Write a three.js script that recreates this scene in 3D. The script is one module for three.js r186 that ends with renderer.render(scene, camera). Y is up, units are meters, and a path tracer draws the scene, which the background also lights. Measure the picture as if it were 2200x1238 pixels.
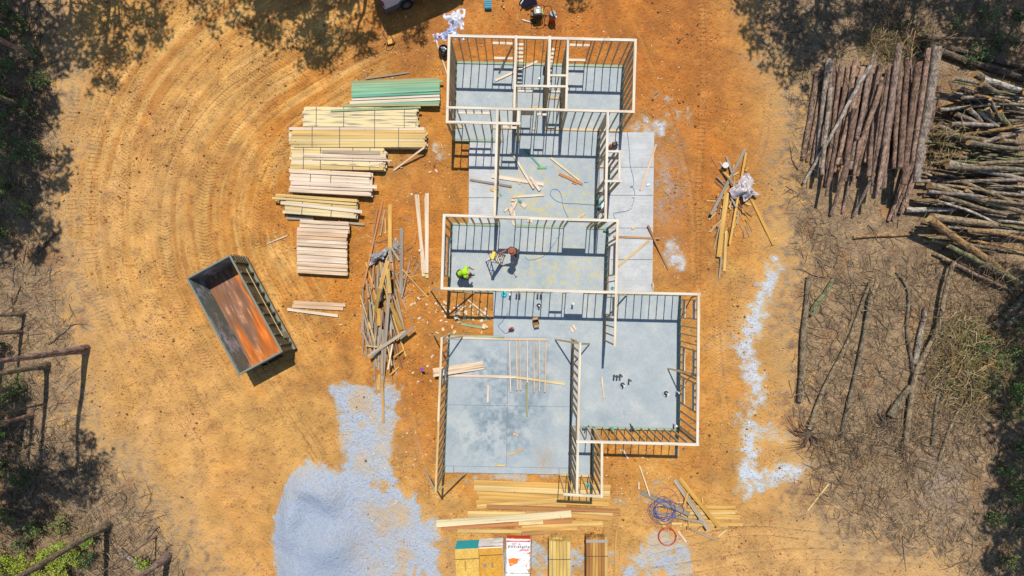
import * as THREE from 'three';
import { mergeGeometries, mergeVertices } from 'three/addons/utils/BufferGeometryUtils.js';
import { MarchingCubes } from 'three/addons/objects/MarchingCubes.js';
import { RoundedBoxGeometry } from 'three/addons/geometries/RoundedBoxGeometry.js';

// ------------------------------------------------------------------ camera, sky, sun, exposure
const CAMH = 26.72, FOC = 1085, NX = 1110, NY = 640;      // height of the drone, focal length and nadir in photo pixels
const scene = new THREE.Scene();
const camera = new THREE.PerspectiveCamera(59.41, 2200 / 1238, 0.5, 1500);
camera.position.set(0, CAMH, 0); camera.up.set(0, 0, -1); camera.lookAt(0, 0, 0);
camera.setViewOffset(2200, 1238, 1100 - NX, 619 - NY, 2200, 1238);
scene.add(camera);

const SUN = new THREE.Vector3(0.039, 1, -0.523).normalize();   // shadows fall 0.52 m south and a little west per metre of height
const skyW = 128, skyH = 64, skyData = new Float32Array(skyW * skyH * 4);
for (let j = 0; j < skyH; j++) for (let i = 0; i < skyW; i++) {
  const up = Math.max(0, Math.sin(((j + 0.5) / skyH - 0.5) * Math.PI)), k = Math.pow(1 - up, 2.2), o = (j * skyW + i) * 4;
  skyData[o] = 0.15 + 0.17 * k; skyData[o + 1] = 0.225 + 0.17 * k; skyData[o + 2] = 0.37 + 0.14 * k; skyData[o + 3] = 1;
}
const skyTex = new THREE.DataTexture(skyData, skyW, skyH, THREE.RGBAFormat, THREE.FloatType);
skyTex.mapping = THREE.EquirectangularReflectionMapping; skyTex.magFilter = THREE.LinearFilter; skyTex.needsUpdate = true;
scene.background = skyTex; scene.environment = skyTex;

const sun = new THREE.DirectionalLight(0xfff1df, 4.7);
sun.position.copy(SUN).multiplyScalar(80); sun.castShadow = true;
sun.shadow.mapSize.set(4096, 4096);
Object.assign(sun.shadow.camera, { left: -36, right: 36, top: 30, bottom: -30, near: 1, far: 160 });
scene.add(sun, sun.target);

const renderer = new THREE.WebGLRenderer({ antialias: true });
renderer.setSize(1024, 576);
renderer.toneMapping = THREE.LinearToneMapping; renderer.toneMappingExposure = 1.34;
renderer.shadowMap.enabled = true;

// ------------------------------------------------------------------ helpers
const ALB = 0.62;                                           // how a colour read off the sunlit photograph becomes a base colour
const rngOf = (s) => () => { s = (s + 0x6d2b79f5) | 0; let t = Math.imul(s ^ (s >>> 15), 1 | s); t = (t + Math.imul(t ^ (t >>> 7), 61 | t)) ^ t; return ((t ^ (t >>> 14)) >>> 0) / 4294967296; };
const rnd = rngOf(77), rr = (a, b) => a + (b - a) * rnd(), pick = (a) => a[Math.floor(rnd() * a.length)];
const lerp = (a, b, t) => a + (b - a) * t, clamp = (x, a = 0, b = 1) => Math.min(b, Math.max(a, x)), sstep = (a, b, x) => { const t = clamp((x - a) / (b - a)); return t * t * (3 - 2 * t); };
const P = (px, py, h = 0) => [(px - NX) * (CAMH - h) / FOC, (py - NY) * (CAMH - h) / FOC];   // photo pixel -> x, z at height h
const GPX = (x, z) => [x * FOC / CAMH + NX, z * FOC / CAMH + NY];
const toLin = (c) => { c /= 255; return c <= 0.04045 ? c / 12.92 : Math.pow((c + 0.055) / 1.055, 2.4); };
const toS = (l) => 255 * (l <= 0.0031308 ? l * 12.92 : 1.055 * Math.pow(l, 1 / 2.4) - 0.055);
const ENC = new Uint8Array(1024); for (let i = 0; i < 1024; i++) ENC[i] = Math.round(clamp(toS(toLin(i / 1023 * 255) * ALB), 0, 255));
const enc = (c) => ENC[Math.round(clamp(c / 255) * 1023)];
const col = (c) => { const a = typeof c === 'number' ? [c >> 16 & 255, c >> 8 & 255, c & 255] : c; return new THREE.Color().setRGB(toLin(a[0]) * ALB, toLin(a[1]) * ALB, toLin(a[2]) * ALB); };

// value noise
const perm = new Uint8Array(512), vals = new Float32Array(256); { const r = rngOf(5); for (let i = 0; i < 256; i++) { perm[i] = i; vals[i] = r(); } for (let i = 255; i > 0; i--) { const j = Math.floor(r() * (i + 1)); [perm[i], perm[j]] = [perm[j], perm[i]]; } for (let i = 0; i < 256; i++) perm[256 + i] = perm[i]; }
function noise(x, y) {
  const ix = Math.floor(x), iy = Math.floor(y); let fx = x - ix, fy = y - iy; fx = fx * fx * (3 - 2 * fx); fy = fy * fy * (3 - 2 * fy);
  const a = perm[ix & 255], b = perm[(ix + 1) & 255], y0 = iy & 255, y1 = (iy + 1) & 255;
  const v00 = vals[perm[a + y0]], v10 = vals[perm[b + y0]], v01 = vals[perm[a + y1]], v11 = vals[perm[b + y1]];
  return (v00 + (v10 - v00) * fx) * (1 - fy) + (v01 + (v11 - v01) * fx) * fy;
}
const fbm = (x, y, o = 4) => { let s = 0, a = 0.5, t = 0; for (let i = 0; i < o; i++) { s += a * noise(x, y); t += a; a *= 0.5; x = x * 2.03 + 17.1; y = y * 2.03 + 9.7; } return s / t; };

function dataTex(w, h, fn, srgb = true, repeat = true) {
  const d = new Uint8Array(w * h * 4), o = [0, 0, 0];
  for (let j = 0; j < h; j++) for (let i = 0; i < w; i++) { fn(i, j, o); const k = (j * w + i) * 4; d[k] = o[0]; d[k + 1] = o[1]; d[k + 2] = o[2]; d[k + 3] = 255; }
  const t = new THREE.DataTexture(d, w, h); t.magFilter = THREE.LinearFilter; t.minFilter = THREE.LinearMipmapLinearFilter;
  if (srgb) t.colorSpace = THREE.SRGBColorSpace; if (repeat) t.wrapS = t.wrapT = THREE.RepeatWrapping; t.needsUpdate = true; return t;
}
const tnoise = (i, j, w, h, fx, fy) => {                    // noise that tiles over w x h
  const u = i / w, v = j / h, n = (a, b) => noise(a * fx + 31, b * fy + 7), s = sstep(0.75, 1, u), t = sstep(0.75, 1, v);
  return lerp(lerp(n(u, v), n(u - 1, v), s), lerp(n(u, v - 1), n(u - 1, v - 1), s), t);
};

const taken = new Map();
const numbered = (n) => { const k = taken.get(n) ?? 0; taken.set(n, k + 1); return k ? n + '_' + String(k).padStart(3, '0') : n; };
function tag(o, label, category, group, kind) {
  o.userData.label = label; if (category) { o.userData.category = category; o.userData.kind = 'thing'; } if (group) o.userData.group = group; if (kind) o.userData.kind = kind; return o;
}
const shade = (o) => { o.castShadow = true; o.receiveShadow = true; return o; };
function thing(name, label, category, group) { const g = new THREE.Group(); g.name = numbered(name); scene.add(g); return tag(g, label, category, group); }
function part(parent, name, geo, mat) { const m = shade(new THREE.Mesh(geo, mat)); m.name = name; parent.add(m); return m; }
function solid(name, label, category, geo, mat, group) { const m = shade(new THREE.Mesh(geo, mat)); m.name = numbered(name); scene.add(m); return tag(m, label, category, group); }
function structure(name, geo, mat) { const m = shade(new THREE.Mesh(geo, mat)); m.name = numbered(name); m.userData.kind = 'structure'; scene.add(m); return m; }

// unit boxes (x long) that show different stretches of the grain
const BOXES = []; for (let k = 0; k < 8; k++) {
  const g = new THREE.BoxGeometry(1, 1, 1), uv = g.attributes.uv; for (let i = 0; i < uv.count; i++) uv.setXY(i, uv.getX(i) * 0.9 + k * 0.37, uv.getY(i) * 0.16 + k * 0.123); BOXES.push(g);
}
const BX = () => BOXES[Math.floor(rnd() * 8)];
const basis = new THREE.Matrix4();
function span(m, a, b, w, t) {                              // put a unit box between two 3-D points: width w across, thickness t up
  const X = new THREE.Vector3().subVectors(b, a), L = X.length(); X.normalize();
  const Z = new THREE.Vector3().crossVectors(X, Math.abs(X.y) > 0.98 ? new THREE.Vector3(1, 0, 0) : new THREE.Vector3(0, 1, 0)).normalize(), Y = new THREE.Vector3().crossVectors(Z, X);
  m.quaternion.setFromRotationMatrix(basis.makeBasis(X, Y, Z)); m.position.addVectors(a, b).multiplyScalar(0.5); m.scale.set(L, t, w); return m;
}
const V = (x, y, z) => new THREE.Vector3(x, y, z);
const PV = (px, py, h) => { const p = P(px, py, h); return V(p[0], h, p[1]); };

// a tapered tube along points; returns an indexed geometry with uv in metres along v
function tube(pts, rad, n = 7, bump = 0, seed = 1, cap = true) {
  const pos = [], uv = [], idx = [], N = new THREE.Vector3(), B = new THREE.Vector3(), T = new THREE.Vector3(); let d = 0;
  N.set(0, 1, 0);
  for (let i = 0; i < pts.length; i++) {
    T.subVectors(pts[Math.min(i + 1, pts.length - 1)], pts[Math.max(i - 1, 0)]).normalize();
    if (Math.abs(T.dot(N)) > 0.95) N.set(1, 0, 0.3);
    B.crossVectors(T, N).normalize(); N.crossVectors(B, T).normalize();
    if (i) d += pts[i].distanceTo(pts[i - 1]);
    const r0 = Array.isArray(rad) ? rad[i] : rad;
    for (let k = 0; k <= n; k++) {
      const a = k / n * Math.PI * 2, r = r0 * (1 + bump * (noise((k % n) * 1.7 + seed * 3.1, i * 1.3 + seed) - 0.5)), c = Math.cos(a) * r, s = Math.sin(a) * r, p = pts[i];
      pos.push(p.x + N.x * c + B.x * s, p.y + N.y * c + B.y * s, p.z + N.z * c + B.z * s); uv.push(k / n * Math.max(0.2, Math.round(r0 * 20) / 4), d + seed * 0.37);
    }
  }
  for (let i = 0; i < pts.length - 1; i++) for (let k = 0; k < n; k++) { const a = i * (n + 1) + k, b = a + n + 1; idx.push(a, b, a + 1, b, b + 1, a + 1); }
  if (cap) for (const [i, f] of [[0, 1], [pts.length - 1, -1]]) {
    const c = pos.length / 3; pos.push(pts[i].x, pts[i].y, pts[i].z); uv.push(0.5, 0.5);
    for (let k = 0; k < n; k++) { const a = i * (n + 1) + k; f > 0 ? idx.push(c, a, a + 1) : idx.push(c, a + 1, a); }
  }
  const g = new THREE.BufferGeometry(); g.setAttribute('position', new THREE.Float32BufferAttribute(pos, 3)); g.setAttribute('uv', new THREE.Float32BufferAttribute(uv, 2)); g.setIndex(idx); g.computeVertexNormals(); return g;
}
const curve = (pts, n) => new THREE.CatmullRomCurve3(pts).getPoints(n);
const boxAt = (w, h, d, x, y, z, ry = 0, rz = 0, rx = 0) => { const g = new THREE.BoxGeometry(w, h, d); if (rx) g.rotateX(rx); if (rz) g.rotateZ(rz); if (ry) g.rotateY(ry); return g.translate(x, y, z); };
const rbox = (w, h, d, r, x = 0, y = 0, z = 0) => new RoundedBoxGeometry(w, h, d, 2, r).translate(x, y, z);
const cyl = (r0, r1, h, n, x = 0, y = 0, z = 0) => new THREE.CylinderGeometry(r0, r1, h, n).translate(x, y, z);
const merged = (list) => mergeGeometries(list.map((g) => g.index ? g.toNonIndexed() : g));
const std = (c, rough = 0.8, o = {}) => new THREE.MeshStandardMaterial({ color: col(c), roughness: rough, ...o });

// ------------------------------------------------------------------ materials with grain
const grain = dataTex(512, 512, (i, j, o) => {
  const f = tnoise(i, j, 512, 512, 4, 90), g = tnoise(i, j, 512, 512, 2, 26), w = tnoise(i, j, 512, 512, 3, 5), k = tnoise(i, j, 512, 512, 40, 34);
  let v = 0.9 + 0.16 * (f - 0.5) + 0.16 * (g - 0.5) + 0.12 * (w - 0.5); if (k > 0.9) v -= (k - 0.9) * 3.2;
  v = clamp(v, 0.3, 1) * 255; o[0] = v; o[1] = v * (0.985 + 0.02 * w); o[2] = v * (0.96 + 0.03 * g);
});
const grainBump = dataTex(256, 256, (i, j, o) => { const v = 255 * (0.6 * tnoise(i, j, 256, 256, 3, 80) + 0.4 * tnoise(i, j, 256, 256, 3, 30)); o[0] = o[1] = o[2] = v; }, false);
const weatherTex = dataTex(512, 512, (i, j, o) => {
  const a = tnoise(i, j, 512, 512, 7, 26), b = tnoise(i, j, 512, 512, 14, 60), c = tnoise(i, j, 512, 512, 3, 8), s = sstep(0.5, 0.78, 0.55 * a + 0.3 * b + 0.25 * c);
  o[0] = enc(lerp(238, 140, s)); o[1] = enc(lerp(222, 140, s)); o[2] = enc(lerp(172, 132, s));
});
const wood = (c, rough = 0.78) => new THREE.MeshStandardMaterial({ color: col(c), roughness: rough, map: grain, bumpMap: grainBump, bumpScale: 0.0015 });
const M = {
  plate: [wood(0xfff8ea), wood(0xfff4e0), wood(0xfffaf0)], stud: [wood(0xf6dfb4), wood(0xf0d5a4), wood(0xfae6c2)],
  white: [wood(0xfff1e0), wood(0xfbe8d2), wood(0xffeedd)], pine: [wood(0xfbe8b4), wood(0xf5dc9c), wood(0xfdefc8), wood(0xf0d08a)],
  yellow: [wood(0xf0c468), wood(0xe6b454), wood(0xf4d080)], pink: [wood(0xfae4cc), wood(0xf5dabc), wood(0xfdeedd), wood(0xf0cfae)],
  grey: [wood(0xbfb4a4), wood(0xb2a89c), wood(0xcabfae), wood(0xa69e94)], teal: [wood(0x84cdb4), wood(0x72c2ae), wood(0x97d0b2), wood(0xa3caa0)],
  green: [wood(0xa9c39a), wood(0xb3b98c)], treated: [wood(0xb4d2bc), wood(0xa9caba)], tan: [wood(0xcf9d66), wood(0xc08a54)], brown: [wood(0x9a7350), wood(0x8a6647)],
  orange: [wood(0xe09a62), wood(0xe8a876)], lvl: [wood(0xf6cf80), wood(0xeec06c), wood(0xfbdc98), wood(0xe4b464)],
  weathered: [new THREE.MeshStandardMaterial({ map: weatherTex, roughness: 0.85 })],
};
const metal = (c, r = 0.5) => std(c, r, { metalness: 0.6 });
const BLACK = std(0x2a2a2e, 0.6), WHITEP = std(0xf2f4f6, 0.45), STEEL = metal(0xb0b4b8, 0.4), TEALP = std(0x28b6c6, 0.5), STRAP = std(0x3c3a38, 0.5);
// ------------------------------------------------------------------ ground: zones read off the photograph, in photo pixels
const W0 = -80, H0 = -60, DW = 2360, DH = 1360, MW = 1180, MH = 680;
function mask(draw, blur = 0) {
  const c = document.createElement('canvas'); c.width = MW; c.height = MH; const x = c.getContext('2d');
  x.fillStyle = '#000'; x.fillRect(0, 0, MW, MH); x.scale(0.5, 0.5); x.translate(-W0, -H0); x.fillStyle = x.strokeStyle = '#fff'; x.lineCap = x.lineJoin = 'round'; draw(x);
  const d = x.getImageData(0, 0, MW, MH).data; let a = new Float32Array(MW * MH), b = new Float32Array(MW * MH);
  for (let i = 0; i < a.length; i++) a[i] = d[i * 4] / 255;
  const r = Math.round(blur / 2);
  if (r > 0) for (let pass = 0; pass < 2; pass++) {
    for (let j = 0; j < MH; j++) { let s = 0; for (let i = -r; i <= r; i++) s += a[j * MW + clamp(i, 0, MW - 1)]; for (let i = 0; i < MW; i++) { b[j * MW + i] = s / (2 * r + 1); s += a[j * MW + Math.min(MW - 1, i + r + 1)] - a[j * MW + Math.max(0, i - r)]; } }
    for (let i = 0; i < MW; i++) { let s = 0; for (let j = -r; j <= r; j++) s += b[clamp(j, 0, MH - 1) * MW + i]; for (let j = 0; j < MH; j++) { a[j * MW + i] = s / (2 * r + 1); s += b[Math.min(MH - 1, j + r + 1) * MW + i] - b[Math.max(0, j - r) * MW + i]; } }
  }
  return (px, py) => {
    const u = clamp((px - W0) / 2 - 0.5, 0, MW - 1.001), v = clamp((py - H0) / 2 - 0.5, 0, MH - 1.001), i = u | 0, j = v | 0, f = u - i, g = v - j, k = j * MW + i;
    return (a[k] * (1 - f) + a[k + 1] * f) * (1 - g) + (a[k + MW] * (1 - f) + a[k + MW + 1] * f) * g;
  };
}
const poly = (x, p, al = 1) => { x.globalAlpha = al; x.beginPath(); p.forEach((q, i) => i ? x.lineTo(q[0], q[1]) : x.moveTo(q[0], q[1])); x.closePath(); x.fill(); x.globalAlpha = 1; };
const line = (x, p, w, al = 1) => { x.globalAlpha = al; x.lineWidth = w; x.beginPath(); p.forEach((q, i) => i ? x.lineTo(q[0], q[1]) : x.moveTo(q[0], q[1])); x.stroke(); x.globalAlpha = 1; };

const mDuff = mask((x) => {
  poly(x, [[-80, -60], [118, -60], [132, 60], [140, 200], [118, 300], [132, 420], [130, 480], [112, 520], [85, 570], [130, 610], [185, 680], [212, 740], [196, 770], [130, 770], [110, 830], [150, 890], [215, 960], [285, 1010], [320, 1080], [395, 1110], [420, 1180], [432, 1300], [-80, 1300]]);
  poly(x, [[1610, -60], [1645, 60], [1655, 140], [1705, 180], [1712, 300], [1675, 420], [1690, 500], [1745, 560], [1710, 640], [1700, 760], [1690, 880], [1725, 960], [1765, 1010], [1735, 1060], [1660, 1100], [1760, 1130], [1860, 1190], [2010, 1180], [2085, 1140], [2085, 1300], [2280, 1300], [2280, -60]]);
}, 96);
const mOrange = mask((x) => poly(x, [[470, 330], [600, 190], [740, 140], [960, 30], [1300, -60], [1600, -60], [1650, 200], [1660, 380], [1650, 560], [1600, 700], [1600, 900], [1580, 1000], [1500, 1060], [1320, 1060], [960, 1060], [860, 1000], [700, 840], [640, 640], [560, 520], [470, 560], [430, 440]]), 110);
const mDeep = mask((x) => { poly(x, [[930, -60], [1590, -60], [1630, 300], [1560, 420], [1500, 640], [1340, 640], [1340, 150], [960, 150]], 0.8); poly(x, [[770, 330], [960, 280], [960, 1050], [860, 1000], [800, 700]], 0.5); poly(x, [[960, 630], [1060, 630], [1060, 730], [950, 730]], 0.8); poly(x, [[780, -60], [960, -60], [960, 160], [800, 130]], 0.5); }, 70);
const mTan = mask((x) => { poly(x, [[1440, 1100], [1700, 1090], [2090, 1140], [2085, 1300], [1440, 1300]]); poly(x, [[1640, 180], [1700, 190], [1690, 330], [1650, 330]], 0.7); }, 70);
const mPale = mask((x) => { poly(x, [[150, 330], [420, 330], [420, 520], [330, 560], [400, 720], [560, 900], [560, 1100], [430, 1100], [300, 960], [220, 760], [150, 600]], 0.8); poly(x, [[200, 640], [400, 660], [520, 820], [640, 980], [590, 1100], [600, 1300], [420, 1300], [400, 1120], [260, 980], [190, 800]], 0.9); poly(x, [[220, 60], [420, 100], [560, 180], [430, 300], [250, 330]], 0.6); line(x, [[150, -20], [160, 200], [140, 330], [150, 470], [110, 600]], 40, 0.7); }, 60);
const mGravel = mask((x) => {
  poly(x, [[588, 1150], [600, 1080], [625, 1022], [650, 998], [700, 1000], [740, 1020], [765, 1060], [772, 1110], [765, 1180], [775, 1300], [640, 1300], [605, 1230], [588, 1180]]);
  poly(x, [[695, 820], [765, 812], [790, 850], [805, 822], [862, 838], [852, 920], [842, 1000], [872, 1060], [925, 1090], [942, 1112], [960, 1300], [740, 1300], [760, 1060], [730, 1010], [738, 960], [722, 900]], 0.86);
  poly(x, [[940, 1150], [1090, 1165], [1260, 1160], [1345, 1190], [1400, 1150], [1500, 1150], [1500, 1215], [1400, 1300], [940, 1300]], 0.62);
  poly(x, [[965, 1016], [1222, 1018], [1215, 1040], [1010, 1036]], 0.7);
}, 16);
const mMound = mask((x) => poly(x, [[600, 1150], [612, 1085], [640, 1020], [690, 1012], [735, 1040], [755, 1090], [755, 1180], [760, 1300], [650, 1300], [610, 1220]]), 60);
const POWDER = [[[[1668, 560], [1665, 600], [1640, 640], [1625, 680], [1605, 720], [1598, 750], [1615, 800], [1628, 860]], 30], [[[1605, 890], [1607, 940], [1612, 990], [1605, 1040], [1602, 1062]], 26], [[[1604, 1045], [1650, 1030], [1690, 1012], [1722, 1015]], 34],
  [[[1632, 930], [1660, 925], [1682, 935]], 22], [[[1612, 960], [1640, 985]], 12], [[[1405, 208], [1445, 225], [1470, 240], [1472, 258]], 13], [[[1485, 272], [1500, 295], [1508, 300]], 7], [[[1366, 274], [1400, 270], [1428, 276]], 24], [[[1442, 535], [1455, 555], [1460, 570]], 34],
  [[[1525, 590], [1525, 620], [1540, 642], [1510, 650]], 7], [[[1320, 1082], [1370, 1078], [1400, 1060], [1430, 1035]], 9], [[[1455, 960], [1450, 985]], 12], [[[1520, 748], [1562, 753]], 9], [[[1516, 905], [1532, 908]], 12], [[[930, 325], [960, 328]], 15], [[[1500, 690], [1522, 700]], 8], [[[1515, 1010], [1535, 1040]], 7], [[[1553, 970], [1540, 950]], 8], [[[1625, 150], [1630, 152]], 3]];
const mPowder = mask((x) => POWDER.forEach(([p, w]) => line(x, p, w)), 16);
const mDust = mask((x) => { line(x, [[1425, 310], [1440, 380], [1425, 450]], 46, 0.75); line(x, [[1415, 460], [1430, 540], [1445, 600]], 26, 0.5); line(x, [[1370, 240], [1420, 300]], 30, 0.4); line(x, [[880, 900], [900, 1000]], 40, 0.25); line(x, [[1620, 600], [1570, 760], [1600, 900]], 60, 0.22); line(x, [[100, 1000], [160, 1080], [250, 1130]], 30, 0.3); line(x, [[2020, 990], [2030, 1100]], 50, 0.5); }, 30);
const mBrush = mask((x) => { poly(x, [[2010, 700], [2200, 690], [2200, 880], [2120, 900], [2030, 900]]); poly(x, [[1990, 175], [2030, 170], [2000, 330], [1970, 340]], 0.7); poly(x, [[1850, 20], [1990, 60], [2000, 150], [1880, 170], [1850, 110]], 0.8); poly(x, [[1720, 900], [2000, 880], [2050, 1000], [1760, 1000]], 0.5); poly(x, [[1980, 400], [2200, 560], [2200, 700], [2080, 640]], 0.5); poly(x, [[-80, 100], [60, 120], [100, 300], [60, 420], [-80, 430]], 0.7); poly(x, [[-80, 900], [120, 930], [230, 1100], [330, 1240], [-80, 1300]], 0.6); }, 40);

// tracks left by machines: centre lines in photo pixels
const TRACKS = [
  { p: [[770, 100], [650, 160], [555, 215], [480, 300], [440, 420], [450, 560], [530, 720], [625, 880], [690, 985]], w: 34, tread: 1 },
  { p: [[700, 70], [560, 150], [440, 230], [385, 330], [355, 450], [365, 580], [420, 720], [500, 860]], w: 30, tread: 1 },
  { p: [[560, 130], [470, 190], [400, 270], [320, 380], [300, 480], [310, 600], [360, 740], [440, 900]], w: 22, tread: 1 },
  { p: [[330, 20], [300, 160], [275, 280], [265, 420], [255, 560], [275, 680], [330, 800], [430, 960]], w: 20, tread: 1 },
  { p: [[240, -20], [228, 150], [205, 310], [192, 470], [205, 620], [240, 730], [300, 860]], w: 26, tread: 2 },
  { p: [[165, -20], [165, 150], [150, 310], [158, 470], [172, 600], [225, 720]], w: 22, tread: 2 },
  { p: [[545, 780], [590, 850], [640, 930], [688, 990]], w: 18, tread: 0 }, { p: [[610, 860], [650, 920], [690, 985]], w: 16, tread: 0 },
  { p: [[640, 130], [690, 200], [650, 250], [600, 320], [560, 420], [550, 540]], w: 20, tread: 1 },
  { p: [[1505, -40], [1512, 120], [1508, 260], [1500, 420], [1498, 620]], w: 16, tread: 2 }, { p: [[1650, 180], [1640, 300], [1560, 480], [1540, 700], [1560, 900]], w: 18, tread: 1 },
  { p: [[1360, 40], [1420, 200], [1480, 400], [1490, 600]], w: 16, tread: 0 }, { p: [[1400, 1230], [1700, 1190], [2000, 1200]], w: 26, tread: 0 }, { p: [[1400, 1180], [1600, 1140], [1750, 1150], [2050, 1175]], w: 20, tread: 0 },
  { p: [[890, 700], [880, 850], [900, 960], [930, 1060]], w: 18, tread: 1 },
];
const DTW = 2048, DTH = 1180, detail = new Float32Array(DTW * DTH);   // fine relief in metres
const trackTone = new Float32Array(DTW * DTH);
{
  const sx = DTW / DW, sy = DTH / DH;
  for (const t of TRACKS) {
    const c = new THREE.CatmullRomCurve3(t.p.map((q) => V(q[0], 0, q[1]))), L = c.getLength(), n = Math.round(L / 0.6);
    for (let i = 0; i < n; i++) {
      const q = c.getPointAt(i / n), d = c.getTangentAt(i / n), s = i / n * L, fade = 0.35 + 0.65 * noise(s * 0.012 + t.w, 3.3);
      for (let k = -t.w / 2; k <= t.w / 2; k += 0.6) {
        const e = k / (t.w / 2), x = q.x - d.z * k, y = q.z + d.x * k, a = Math.floor((x - W0) * sx), b = Math.floor((y - H0) * sy); if (a < 0 || b < 0 || a >= DTW || b >= DTH) continue;
        let h = -0.026 * (1 - e * e) + (Math.abs(e) > 0.6 ? 0.03 * sstep(0.6, 0.95, Math.abs(e)) * (0.2 + 1.2 * noise(s * 0.05, t.w * 3 + (e > 0 ? 4 : 9))) : 0);
        if (t.tread) { const ph = s / (t.tread > 1 ? 9 : 7) + (t.tread > 1 ? 0 : Math.abs(e) * 0.9); h += 0.034 * (sstep(0.25, 0.45, Math.abs((ph % 1) - 0.5)) - 0.4) * (noise(s * 0.03, t.w + 5) > 0.42 ? 1 : 0.25); }
        const o = b * DTW + a; detail[o] = lerp(detail[o], h, fade * 0.9); trackTone[o] = Math.max(trackTone[o], fade * (1 - Math.abs(e)));
      }
    }
  }
}
// how far along and beside the main wheel track a pixel lies: smears in the clay follow it
const SW = 296, SH = 171, spineD = new Float32Array(SW * SH), spineS = new Float32Array(SW * SH);
{
  const c = new THREE.CatmullRomCurve3([[900, 20], [770, 80], [650, 150], [555, 215], [480, 300], [440, 420], [450, 560], [530, 720], [625, 880], [700, 1000], [760, 1120]].map((q) => V(q[0], 0, q[1]))), S = c.getSpacedPoints(140), L = c.getLength();
  for (let j = 0; j < SH; j++) for (let i = 0; i < SW; i++) { const x = W0 + i * 8, y = H0 + j * 8; let b = 1e9, k = 0; for (let n = 0; n < 141; n++) { const d = (S[n].x - x) ** 2 + (S[n].z - y) ** 2; if (d < b) { b = d; k = n; } } const p = S[Math.max(0, k - 1)], q = S[Math.min(140, k + 1)], cr = (q.x - p.x) * (y - S[k].z) - (q.z - p.z) * (x - S[k].x); spineD[j * SW + i] = Math.sqrt(b) * (cr > 0 ? 1 : -1); spineS[j * SW + i] = k / 140 * L; }
}
const bil = (a, px, py) => { const u = clamp((px - W0) / 8, 0, SW - 1.001), v = clamp((py - H0) / 8, 0, SH - 1.001), i = u | 0, j = v | 0, f = u - i, g = v - j, k = j * SW + i; return (a[k] * (1 - f) + a[k + 1] * f) * (1 - g) + (a[k + SW] * (1 - f) + a[k + SW + 1] * f) * g; };
const gc = new Uint8Array(DTW * DTH * 4), gb = new Uint8Array(DTW * DTH * 4);
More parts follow.
